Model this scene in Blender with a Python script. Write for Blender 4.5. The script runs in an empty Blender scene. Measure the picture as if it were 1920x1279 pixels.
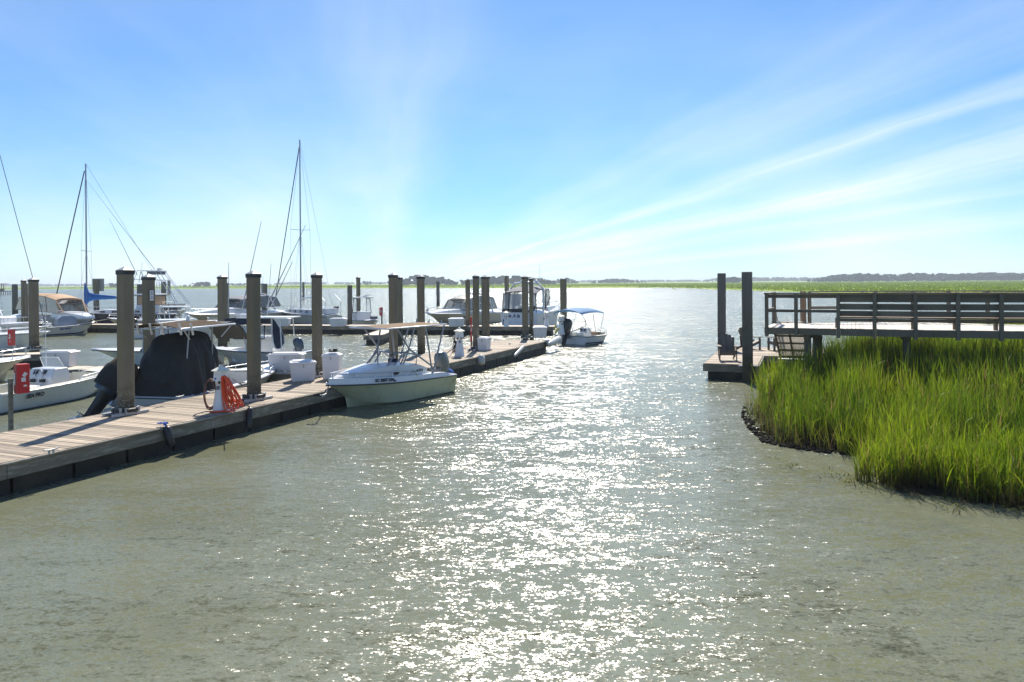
import bpy, bmesh, math, random
import numpy as np
from mathutils import Vector, Matrix, Euler
random.seed(7); rng = np.random.default_rng(11)
sc = bpy.context.scene
COL = sc.collection
R = math.radians
# ------------------------------------------------------------------ camera
F = 1400.0; H = 4.0; HOR = 529.3; ROLL = R(0.41)
cd = bpy.data.cameras.new('camera'); cam = bpy.data.objects.new('camera', cd); COL.objects.link(cam)
cd.sensor_width = 36; cd.lens = F * 36 / 1920; cd.shift_y = (HOR - 639.5) / 1920
cd.clip_start = 0.1; cd.clip_end = 9000
RV = Vector((math.cos(ROLL), 0, -math.sin(ROLL))); UV = Vector((math.sin(ROLL), 0, math.cos(ROLL))); FV = Vector((0, 1, 0))
m = Matrix((RV, UV, -FV)).transposed().to_4x4(); m.translation = Vector((0, 0, H)); cam.matrix_world = m
sc.camera = cam
def ray(px, py): return RV * ((px - 960) / F) + UV * ((HOR - py) / F) + FV
def at(px, py, z=0.0):
    d = ray(px, py); t = (z - H) / d.z
    return Vector((0, 0, H)) + d * t
def atD(px, py, D): return Vector((0, 0, H)) + ray(px, py) * D
# ------------------------------------------------------------------ light
SUN_EL = 46.0; SUN_AZ = 3.0     # azimuth measured from straight ahead towards the right
w = bpy.data.worlds.new('World'); sc.world = w; w.use_nodes = True
nt = w.node_tree; nt.nodes.clear()
def N(t, **k):
    n = nt.nodes.new(t)
    for a, b in k.items(): setattr(n, a, b)
    return n
def mth(op, a, b=None, c=None, clamp=False):
    n = nt.nodes.new('ShaderNodeMath'); n.operation = op; n.use_clamp = clamp
    for i, v in enumerate((a, b, c)):
        if v is None: continue
        if isinstance(v, (int, float)): n.inputs[i].default_value = v
        else: nt.links.new(v, n.inputs[i])
    return n.outputs[0]
out = N('ShaderNodeOutputWorld'); bg = N('ShaderNodeBackground'); sky = N('ShaderNodeTexSky')
sky.sky_type = 'NISHITA'; sky.sun_disc = False; sky.sun_elevation = R(SUN_EL); sky.sun_rotation = R(SUN_AZ)
sky.altitude = 0; sky.air_density = 1.0; sky.dust_density = 0.15; sky.ozone_density = 4.0
tc = N('ShaderNodeTexCoord'); sx = N('ShaderNodeSeparateXYZ'); nt.links.new(tc.outputs['Generated'], sx.inputs[0])
X, Y, Z = sx.outputs
zz = mth('MAXIMUM', mth('ADD', Z, 0.012), 0.012)
pxx = mth('DIVIDE', X, zz); pyy = mth('DIVIDE', Y, zz)
wob = N('ShaderNodeTexNoise'); wob.inputs['Scale'].default_value = 0.35; wob.inputs['Detail'].default_value = 3
cv = N('ShaderNodeCombineXYZ'); nt.links.new(pxx, cv.inputs[0]); nt.links.new(mth('MULTIPLY', pyy, 0.5), cv.inputs[1]); nt.links.new(cv.outputs[0], wob.inputs['Vector'])
s = mth('ADD', pxx, mth('MULTIPLY', pyy, 0.16))
s = mth('ADD', s, mth('MULTIPLY', mth('SUBTRACT', wob.outputs['Fac'], 0.5), 1.3))
along = mth('MULTIPLY', pyy, 0.10)
cv2 = N('ShaderNodeCombineXYZ'); nt.links.new(s, cv2.inputs[0]); nt.links.new(along, cv2.inputs[1])
n1 = N('ShaderNodeTexNoise'); n1.inputs['Scale'].default_value = 0.9; n1.inputs['Detail'].default_value = 5; n1.inputs['Roughness'].default_value = 0.55
nt.links.new(cv2.outputs[0], n1.inputs['Vector'])
cv3 = N('ShaderNodeCombineXYZ'); nt.links.new(mth('MULTIPLY', s, 2.2), cv3.inputs[0]); nt.links.new(mth('MULTIPLY', pyy, 0.35), cv3.inputs[1])
n2 = N('ShaderNodeTexNoise'); n2.inputs['Scale'].default_value = 0.55; n2.inputs['Detail'].default_value = 6; n2.inputs['Roughness'].default_value = 0.6
nt.links.new(cv3.outputs[0], n2.inputs['Vector'])
def bump(c, wd, a):     # a cirrus band lying along the streak direction at cross position c
    d = mth('DIVIDE', mth('SUBTRACT', s, c), wd)
    return mth('MULTIPLY', mth('POWER', 2.718, mth('MULTIPLY', mth('MULTIPLY', d, d), -1.0)), a)
bands = mth('ADD', mth('ADD', bump(3.15, 0.20, 0.48), bump(4.55, 0.75, 0.52)), mth('ADD', bump(6.3, 0.5, 0.3), bump(9.2, 1.0, 0.35)))
bands = mth('ADD', bands, mth('ADD', bump(2.2, 0.5, 0.22), bump(-0.1, 0.30, 0.24)))
bands = mth('ADD', bands, bump(-1.6, 0.8, 0.05))
soft = mth('MULTIPLY', mth('SUBTRACT', n1.outputs['Fac'], 0.44), 2.2, clamp=True)
fine = mth('ADD', mth('MULTIPLY', n2.outputs['Fac'], 1.5), -0.15, clamp=True)
cl = mth('MULTIPLY', mth('ADD', bands, mth('MULTIPLY', soft, 0.08)), fine)
cv4 = N('ShaderNodeCombineXYZ'); nt.links.new(mth('MULTIPLY', s, 7.0), cv4.inputs[0]); nt.links.new(mth('MULTIPLY', pyy, 0.22), cv4.inputs[1])
n3 = N('ShaderNodeTexNoise'); n3.inputs['Scale'].default_value = 1.0; n3.inputs['Detail'].default_value = 4; nt.links.new(cv4.outputs[0], n3.inputs['Vector'])
cl = mth('MULTIPLY', cl, mth('ADD', mth('MULTIPLY', n3.outputs['Fac'], 1.5), 0.3))
nw = N('ShaderNodeTexNoise'); nw.inputs['Scale'].default_value = 2.6; nw.inputs['Detail'].default_value = 5; nw.inputs['Roughness'].default_value = .5
mpw = N('ShaderNodeMapping'); mpw.inputs['Scale'].default_value = (1, 1, 2.2); nt.links.new(tc.outputs['Generated'], mpw.inputs[0]); nt.links.new(mpw.outputs[0], nw.inputs['Vector'])
veil = mth('MULTIPLY', mth('POWER', 2.718, mth('MULTIPLY', mth('MAXIMUM', Z, 0), -6.0)), mth('MULTIPLY', mth('SUBTRACT', nw.outputs['Fac'], 0.30), 1.7, clamp=True))
cl = mth('ADD', cl, veil)
front = mth('MULTIPLY', mth('ADD', Y, 0.6), 1.2, clamp=True)
cl = mth('MULTIPLY', mth('MULTIPLY', cl, mth('ADD', mth('MULTIPLY', front, 0.3), 0.7)), 1.0, clamp=True)
mixc = N('ShaderNodeMix', data_type='RGBA')
hs = N('ShaderNodeHueSaturation'); hs.inputs['Saturation'].default_value = 1.0; hs.inputs['Value'].default_value = 0.90
tint = N('ShaderNodeMix', data_type='RGBA', blend_type='MULTIPLY'); tint.inputs[0].default_value = 1; tint.inputs[7].default_value = (.575, .875, 1.12, 1)
nt.links.new(sky.outputs[0], tint.inputs[6]); nt.links.new(tint.outputs[2], hs.inputs['Color'])
nt.links.new(cl, mixc.inputs[0]); nt.links.new(hs.outputs[0], mixc.inputs[6]); mixc.inputs[7].default_value = (8.7, 9.0, 9.3, 1)
nt.links.new(mixc.outputs[2], bg.inputs['Color']); bg.inputs['Strength'].default_value = 0.07
nt.links.new(bg.outputs[0], out.inputs[0])
sd = bpy.data.lights.new('sun', 'SUN'); sd.energy = 4.2; sd.angle = R(0.5); sd.color = (1.0, 0.93, 0.82)
so = bpy.data.objects.new('sun', sd); COL.objects.link(so)
sv = Vector((math.sin(R(SUN_AZ)) * math.cos(R(SUN_EL)), math.cos(R(SUN_AZ)) * math.cos(R(SUN_EL)), math.sin(R(SUN_EL))))
so.rotation_euler = sv.to_track_quat('Z', 'Y').to_euler()
sc.view_settings.view_transform = 'Standard'; sc.view_settings.look = 'None'; sc.view_settings.gamma = 1
sc.view_settings.use_curve_mapping = False; sc.view_settings.exposure = 0.95
sc.render.engine = 'CYCLES'; cy = sc.cycles
cy.max_bounces = 8; cy.diffuse_bounces = 3; cy.glossy_bounces = 4; cy.transmission_bounces = 6; cy.transparent_max_bounces = 12
cy.volume_bounces = 0; cy.use_denoising = True; cy.sample_clamp_indirect = 6; cy.sample_clamp_direct = 30
cy.caustics_reflective = False; cy.caustics_refractive = False
# ------------------------------------------------------------------ materials
MATS = {}
def mat(name, col, rough=0.6, metal=0.0, noise=0.0, nscale=4.0, bump=0.0, bscale=None, trans=0.0, var=0.0, spec=0.5, stretch=None, alpha=1.0, dirt=None, dirt_amt=0.0, dirt_scale=1.5, world=False):
    if name in MATS: return MATS[name]
    mt = bpy.data.materials.new(name); MATS[name] = mt; mt.use_nodes = True
    t = mt.node_tree; nd = t.nodes; b = nd['Principled BSDF']; lk = t.links.new
    b.inputs['Roughness'].default_value = rough; b.inputs['Metallic'].default_value = metal
    b.inputs['Specular IOR Level'].default_value = spec
    c = nd.new('ShaderNodeRGB'); c.outputs[0].default_value = (*col, 1); cur = c.outputs[0]
    co = nd.new('ShaderNodeTexCoord'); vec = co.outputs['Object']
    if world: vec = nd.new('ShaderNodeNewGeometry').outputs['Position']
    if stretch:
        mp = nd.new('ShaderNodeMapping'); mp.inputs['Scale'].default_value = stretch; lk(vec, mp.inputs[0]); vec2 = mp.outputs[0]
    else: vec2 = vec
    if var or noise:
        hsv = nd.new('ShaderNodeHueSaturation'); lk(cur, hsv.inputs['Color'])
        val = nd.new('ShaderNodeMath'); val.operation = 'MULTIPLY_ADD'
        nz = nd.new('ShaderNodeTexNoise'); nz.inputs['Scale'].default_value = nscale; nz.inputs['Detail'].default_value = 6; nz.inputs['Roughness'].default_value = 0.62
        lk(vec2, nz.inputs['Vector']); lk(nz.outputs['Fac'], val.inputs[0]); val.inputs[1].default_value = noise * 4; val.inputs[2].default_value = 1 - noise * 2
        o = val.outputs[0]
        if var:
            oi = nd.new('ShaderNodeObjectInfo'); v2 = nd.new('ShaderNodeMath'); v2.operation = 'MULTIPLY_ADD'
            lk(oi.outputs['Random'], v2.inputs[0]); v2.inputs[1].default_value = var * 2; v2.inputs[2].default_value = 1 - var
            v3 = nd.new('ShaderNodeMath'); v3.operation = 'MULTIPLY'; lk(v2.outputs[0], v3.inputs[0]); lk(o, v3.inputs[1]); o = v3.outputs[0]
        lk(o, hsv.inputs['Value']); cur = hsv.outputs[0]
    if dirt:
        nz2 = nd.new('ShaderNodeTexNoise'); nz2.inputs['Scale'].default_value = dirt_scale; nz2.inputs['Detail'].default_value = 7; nz2.inputs['Roughness'].default_value = 0.68
        lk(vec2, nz2.inputs['Vector'])
        mr = nd.new('ShaderNodeMapRange'); lk(nz2.outputs['Fac'], mr.inputs[0]); mr.inputs[1].default_value = 0.48; mr.inputs[2].default_value = 0.68; mr.inputs[4].default_value = dirt_amt
        mx = nd.new('ShaderNodeMix'); mx.data_type = 'RGBA'; lk(mr.outputs[0], mx.inputs[0]); lk(cur, mx.inputs[6]); mx.inputs[7].default_value = (*dirt, 1); cur = mx.outputs[2]
    lk(cur, b.inputs['Base Color'])
    if bump:
        nb = nd.new('ShaderNodeTexNoise'); nb.inputs['Scale'].default_value = bscale or nscale * 3; nb.inputs['Detail'].default_value = 5
        lk(vec2, nb.inputs['Vector']); bp = nd.new('ShaderNodeBump'); bp.inputs['Distance'].default_value = bump; bp.inputs['Strength'].default_value = 1
        lk(nb.outputs['Fac'], bp.inputs['Height']); lk(bp.outputs[0], b.inputs['Normal'])
    if trans:
        tr = nd.new('ShaderNodeBsdfTranslucent'); lk(cur, tr.inputs[0]); ms = nd.new('ShaderNodeMixShader'); ms.inputs[0].default_value = trans
        o = nd['Material Output']; lk(b.outputs[0], ms.inputs[1]); lk(tr.outputs[0], ms.inputs[2]); lk(ms.outputs[0], o.inputs[0])
    if alpha < 1: b.inputs['Alpha'].default_value = alpha
    return mt
M = {}
M['gel'] = mat('white_gelcoat', (.74, .75, .77), .25, noise=.04, nscale=2, dirt=(.50, .49, .42), dirt_amt=.35)
M['gel2'] = mat('cream_gelcoat', (.66, .64, .55), .35, noise=.05, nscale=2, dirt=(.42, .40, .30), dirt_amt=.4)
M['greenhull'] = mat('pale_green_gelcoat', (.50, .52, .36), .3, noise=.05, nscale=1.5, dirt=(.22, .24, .11), dirt_amt=.55)
M['greyhull'] = mat('grey_gelcoat', (.46, .47, .45), .3, noise=.04, nscale=2, dirt=(.35, .34, .28), dirt_amt=.3)
M['bluehull'] = mat('pale_blue_gelcoat', (.55, .62, .65), .3, noise=.04, nscale=2, dirt=(.4, .42, .38), dirt_amt=.3)
M['navyhull'] = mat('navy_gelcoat', (.012, .018, .045), .2, noise=.1)
M['beige'] = mat('beige_gelcoat', (.50, .46, .38), .3, noise=.04)
M['black'] = mat('black_rubber', (.016, .016, .018), .55, noise=.15)
M['rub'] = mat('dark_rubbing_strake', (.03, .04, .055), .4)
M['alu'] = mat('aluminium_tube', (.62, .64, .67), .3, metal=.8, noise=.05)
M['alud'] = mat('dull_aluminium', (.32, .34, .38), .4, metal=.7, noise=.08)
M['whitep'] = mat('white_paint', (.78, .79, .8), .4, noise=.04, nscale=3, dirt=(.45, .43, .38), dirt_amt=.3)
M['box'] = mat('white_fibreglass_box', (.72, .72, .75), .45, noise=.05, nscale=3, dirt=(.42, .40, .36), dirt_amt=.4)
M['canvasblack'] = mat('black_canvas', (.024, .025, .024), .85, noise=.25, nscale=3, bump=.05, bscale=3.5)
M['taupe'] = mat('taupe_canvas', (.10, .078, .058), .95, noise=.1, nscale=3, trans=.05, spec=.03)
M['tancanvas'] = mat('tan_canvas', (.28, .21, .145), .95, spec=.05, noise=.1, nscale=3, trans=.12)
M['peach'] = mat('peach_canvas', (.62, .42, .26), .8, noise=.08, trans=.25)
M['navy'] = mat('navy_canvas', (.012, .022, .055), .8, noise=.12, nscale=3)
M['bluecanvas'] = mat('bright_blue_canvas', (.02, .16, .50), .8, noise=.1, trans=.15)
M['bimini'] = mat('sky_blue_bimini_canvas', (.13, .31, .56), .75, noise=.08, trans=.35)
M['greycanvas'] = mat('grey_canvas', (.16, .17, .20), .8, noise=.1, trans=.1)
M['shrink'] = mat('pale_blue_cover_cloth', (.28, .33, .42), .5, noise=.1, trans=.2)
M['cowlblue'] = mat('steel_blue_engine_paint', (.06, .09, .13), .25, metal=.3, noise=.06)
M['cowlgrey'] = mat('grey_engine_paint', (.16, .18, .18), .3, metal=.3, noise=.06)
M['engblack'] = mat('black_engine_paint', (.014, .016, .02), .3, noise=.1)
M['red'] = mat('red_fibreglass', (.55, .015, .02), .4, noise=.08)
M['redd'] = mat('weathered_red_fibreglass', (.42, .06, .05), .5, noise=.1)
M['orange'] = mat('orange_rubber_hose', (.85, .09, .02), .4)
M['brownh'] = mat('brown_rubber_hose', (.13, .05, .035), .5)
M['yellow'] = mat('yellow_rubber', (.6, .5, .05), .5)
M['rope'] = mat('white_rope', (.6, .58, .5), .8)
M['roped'] = mat('dark_rope', (.02, .02, .025), .8)
M['glass'] = mat('smoked_window', (.03, .035, .04), .05)
M['seat'] = mat('white_vinyl', (.72, .72, .7), .5)
M['plank'] = mat('weathered_deck_plank', (.300, .245, .180), .75, noise=.26, nscale=2.2, var=.46, stretch=(1.0, 9, 9), bump=.004, bscale=6, dirt=(.22, .15, .11), dirt_amt=.5, dirt_scale=.9)
M['planks'] = mat('bleached_deck_boards', (.52, .45, .36), .8, noise=.14, nscale=2.2, var=.18, dirt=(.30, .25, .19), dirt_amt=.4)
M['pierplank'] = mat('bleached_pier_plank', (.60, .55, .48), .8, noise=.1, nscale=2.5, var=.16, stretch=(1, 8, 8))
M['fascia'] = mat('weathered_fascia_timber', (.17, .15, .12), .8, noise=.2, nscale=1.2, stretch=(1, 5, 5), bump=.008, dirt=(.40, .39, .34), dirt_amt=.75, dirt_scale=1.6)
M['floatb'] = mat('black_float_tub', (.012, .011, .010), .6, noise=.3, nscale=2, dirt=(.06, .05, .03), dirt_amt=.6)
M['pile'] = mat('weathered_square_pile', (.19, .162, .115), .85, noise=.24, nscale=.9, stretch=(3, 3, .45), bump=.008, bscale=5, dirt=(.20, .155, .04), dirt_amt=.85, dirt_scale=.8, var=.14)
M['piled'] = mat('dark_pile', (.135, .13, .115), .85, noise=.18, nscale=1, stretch=(3, 3, .5), bump=.008, bscale=5, var=.1)
M['wet'] = mat('wet_stained_pile_foot', (.05, .05, .035), .7, noise=.4, nscale=7, bump=.03, bscale=20)
M['capband'] = mat('dark_cap_band', (.025, .025, .03), .5)
M['cap'] = mat('grey_pyramid_cap', (.42, .42, .43), .5, noise=.08)
M['barn'] = mat('barnacles', (.26, .26, .24), .8, noise=.3, nscale=20, var=.3)
M['galv'] = mat('galvanised_steel', (.42, .43, .45), .5, metal=.5, noise=.1)
M['timber'] = mat('dark_grey_pier_timber', (.165, .138, .104), .8, noise=.22, nscale=1.5, stretch=(1, 1, 1), bump=.006, var=.18)
M['benchseat'] = mat('brown_bench_timber', (.20, .13, .08), .8, noise=.2, var=.1)
M['chair'] = mat('dark_brown_chair_timber', (.13, .11, .095), .65, noise=.2, nscale=5, var=.15)
M['sidingw'] = mat('sticker_white', (.75, .75, .75), .5)
M['blue'] = mat('blue_plastic', (.03, .12, .5), .4)
M['fender'] = mat('grey_white_fender_vinyl', (.55, .54, .52), .4, noise=.06, dirt=(.3, .28, .22), dirt_amt=.5)
M['blackfender'] = mat('black_fender_vinyl', (.02, .02, .026), .35, noise=.15)
M['text'] = mat('black_lettering', (.015, .018, .03), .5)
M['textb'] = mat('blue_lettering', (.02, .04, .2), .5)
def tide(m_):      # dark weed and slime growing up the foot of a pile, ragged upper edge
    t = m_.node_tree; nd = t.nodes; lk = t.links.new; b = nd['Principled BSDF']; src = b.inputs['Base Color'].links[0].from_socket
    co = nd.new('ShaderNodeTexCoord'); sp = nd.new('ShaderNodeSeparateXYZ'); lk(co.outputs['Object'], sp.inputs[0]); nz = nd.new('ShaderNodeTexNoise'); nz.inputs['Scale'].default_value = 3.5; nz.inputs['Detail'].default_value = 6; lk(co.outputs['Object'], nz.inputs['Vector'])
    ad = nd.new('ShaderNodeMath'); ad.operation = 'MULTIPLY_ADD'; lk(nz.outputs['Fac'], ad.inputs[0]); ad.inputs[1].default_value = -1.5; lk(sp.outputs[2], ad.inputs[2])
    mr = nd.new('ShaderNodeMapRange'); lk(ad.outputs[0], mr.inputs[0]); mr.inputs[1].default_value = .62; mr.inputs[2].default_value = .05; mr.inputs[3].default_value = 0; mr.inputs[4].default_value = .92
    mx = nd.new('ShaderNodeMix'); mx.data_type = 'RGBA'; lk(mr.outputs[0], mx.inputs[0]); lk(src, mx.inputs[6]); mx.inputs[7].default_value = (.045, .043, .026, 1); lk(mx.outputs[2], b.inputs['Base Color'])
tide(M['pile']); tide(M['piled'])
# clear panels of windscreens and canopies
def clear(name, col, a, r=.08):
    mt = bpy.data.materials.new(name); mt.use_nodes = True; t = mt.node_tree; nd = t.nodes
    b = nd['Principled BSDF']; b.inputs['Base Color'].default_value = (*col, 1); b.inputs['Roughness'].default_value = r; b.inputs['Alpha'].default_value = a
    return mt
M['clear'] = clear('clear_windscreen', (.55, .62, .68), .16)
M['vinyl'] = clear('clear_vinyl_window', (.30, .33, .36), .55)
M['smoke'] = clear('smoked_vinyl_window', (.10, .10, .11), .75)
# ------------------------------------------------------------------ mesh builder
class MB:
    def __init__(s): s.v = []; s.f = []
    def add(s, vs, fs):
        o = len(s.v); s.v += [tuple(p) for p in vs]; s.f += [tuple(i + o for i in f) for f in fs]; return s
    def box(s, c, size, rz=0, rot=None, taper=1.0):
        x, y, z = [a / 2 for a in size]
        vs = [Vector((sx * x * (taper if sz > 0 else 1), sy * y * (taper if sz > 0 else 1), sz * z)) for sz in (-1, 1) for sy in (-1, 1) for sx in (-1, 1)]
        mt = rot.to_matrix() if rot else Matrix.Rotation(rz, 3, 'Z')
        c = Vector(c); vs = [mt @ v + c for v in vs]
        return s.add(vs, [(0, 2, 3, 1), (4, 5, 7, 6), (0, 1, 5, 4), (2, 6, 7, 3), (0, 4, 6, 2), (1, 3, 7, 5)])
    def beam(s, a, b, wd, ht, up=(0, 0, 1)):
        a = Vector(a); b = Vector(b); d = (b - a).normalized(); u = Vector(up)
        if abs(d.dot(u)) > .98: u = Vector((0, 1, 0))
        sd = d.cross(u).normalized() * wd / 2; u = sd.cross(d).normalized() * ht / 2
        vs = [p + q for p in (a, b) for q in (-sd - u, sd - u, sd + u, -sd + u)]
        return s.add(vs, [(0, 1, 2, 3), (7, 6, 5, 4), (0, 4, 5, 1), (1, 5, 6, 2), (2, 6, 7, 3), (3, 7, 4, 0)])
    def tube(s, pts, r, n=6, r2=None):
        pts = [Vector(p) for p in pts]; k = len(pts); rings = []
        for i, p in enumerate(pts):
            d = (pts[min(i + 1, k - 1)] - pts[max(i - 1, 0)]).normalized()
            u = Vector((0, 0, 1)) if abs(d.z) < .9 else Vector((1, 0, 0))
            a = d.cross(u).normalized(); b = a.cross(d)
            rr = r if r2 is None else r + (r2 - r) * i / max(1, k - 1)
            rings.append([p + (a * math.cos(2 * math.pi * j / n) + b * math.sin(2 * math.pi * j / n)) * rr for j in range(n)])
        return s.loft(rings, True, True)
    def loft(s, rings, close=True, caps=False):
        n = len(rings[0]); vs = [p for r_ in rings for p in r_]; fs = []
        for i in range(len(rings) - 1):
            for j in range(n if close else n - 1):
                a = i * n + j; b = i * n + (j + 1) % n; fs.append((a, b, b + n, a + n))
        if caps: fs += [tuple(reversed(range(n))), tuple(range((len(rings) - 1) * n, len(rings) * n))]
        return s.add(vs, fs)
    def lathe(s, prof, c=(0, 0, 0), n=12, sq=False):
        c = Vector(c); off = math.pi / n if sq else 0
        return s.loft([[c + Vector((r_ * math.cos(2 * math.pi * j / n + off), r_ * math.sin(2 * math.pi * j / n + off), z)) for j in range(n)] for r_, z in prof], True, True)
    def prism(s, poly, axis, a, b):
        f = {'x': lambda p, t: (t, p[0], p[1]), 'y': lambda p, t: (p[0], t, p[1]), 'z': lambda p, t: (p[0], p[1], t)}[axis]
        n = len(poly)
        return s.add([f(p, a) for p in poly] + [f(p, b) for p in poly], [tuple(range(n)), tuple(reversed(range(n, 2 * n)))] + [(j, j + n, (j + 1) % n + n, (j + 1) % n) for j in range(n)])
    def sheet(s, rows, t=0.02):     # grid of points given thickness downwards
        n = len(rows[0]); k = len(rows); top = [Vector(p) for r_ in rows for p in r_]; bot = [p - Vector((0, 0, t)) for p in top]; fs = []
        m_ = len(top)
        for i in range(k - 1):
            for j in range(n - 1):
                a = i * n + j; fs.append((a, a + 1, a + n + 1, a + n)); fs.append((a + m_, a + n + m_, a + n + 1 + m_, a + 1 + m_))
        bd = [j for j in range(n)] + [i * n + n - 1 for i in range(1, k)] + [(k - 1) * n + j for j in range(n - 2, -1, -1)] + [i * n for i in range(k - 2, 0, -1)]
        for i in range(len(bd)):
            a = bd[i]; b = bd[(i + 1) % len(bd)]; fs.append((b, a, a + m_, b + m_))
        return s.add(top + bot, fs)
    def ell(s, c, r, n=8, k=6):
        c = Vector(c); return s.loft([[c + Vector((r[0] * math.sin(math.pi * i / k) * math.cos(2 * math.pi * j / n), r[1] * math.sin(math.pi * i / k) * math.sin(2 * math.pi * j / n), r[2] * math.cos(math.pi * i / k))) for j in range(n)] for i in range(1, k)], True, True)
    def build(s, name, m_, parent=None, smooth=0, label=None, bevel=0):
        me = bpy.data.meshes.new(name); me.from_pydata(s.v, [], s.f)
        bm = bmesh.new(); bm.from_mesh(me); bmesh.ops.recalc_face_normals(bm, faces=bm.faces)
        if bevel: bmesh.ops.bevel(bm, geom=bm.edges[:], offset=bevel, segments=1, affect='EDGES', profile=.5)
        bm.to_mesh(me); bm.free()
        me.materials.append(M[m_] if isinstance(m_, str) else m_)
        if smooth:
            me.polygons.foreach_set('use_smooth', [True] * len(me.polygons)); me.set_sharp_from_angle(angle=R(smooth))
        o = bpy.data.objects.new(name, me); COL.objects.link(o)
        if parent: o.parent = parent
        if label: o['label'] = label
        return o
def tag(o, label, cat, group=None, kind=None):
    o['label'] = label
    if cat: o['category'] = cat
    if group: o['group'] = group
    if kind: o['kind'] = kind
    return o
def thing(name, label, cat, loc=(0, 0, 0), rz=0, group=None):
    o = bpy.data.objects.new(name, None); COL.objects.link(o); o.location = loc; o.rotation_euler = (0, 0, rz)
    o.empty_display_size = .2; return tag(o, label, cat, group)
def copy_thing(src, loc, rz, label, group=None, scale=None):
    r = src.copy(); COL.objects.link(r); r.location = loc; r.rotation_euler = (0, 0, rz); r['label'] = label
    if group: r['group'] = group
    if scale: r.scale = scale
    for ch in [o for o in src.children]:
        c = ch.copy(); COL.objects.link(c); c.parent = r
        for g in [o for o in ch.children]:
            d = g.copy(); COL.objects.link(d); d.parent = c
    return r
def text(parent, body, size, loc, rot, m_='text', shear=0, name='lettering', bold=0.0):
    c = bpy.data.curves.new(name, 'FONT'); c.body = body; c.size = size; c.extrude = .002; c.shear = shear; c.offset = bold; c.align_x = 'CENTER'; c.align_y = 'CENTER'
    c.materials.append(M[m_]); o = bpy.data.objects.new(name, c); COL.objects.link(o); me = bpy.data.meshes.new_from_object(o); bpy.data.objects.remove(o); o = bpy.data.objects.new(name, me); COL.objects.link(o)
    o.parent = parent; o.location = loc; o.rotation_euler = rot; return o
def ang(v): return math.atan2(v[1], v[0])
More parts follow.
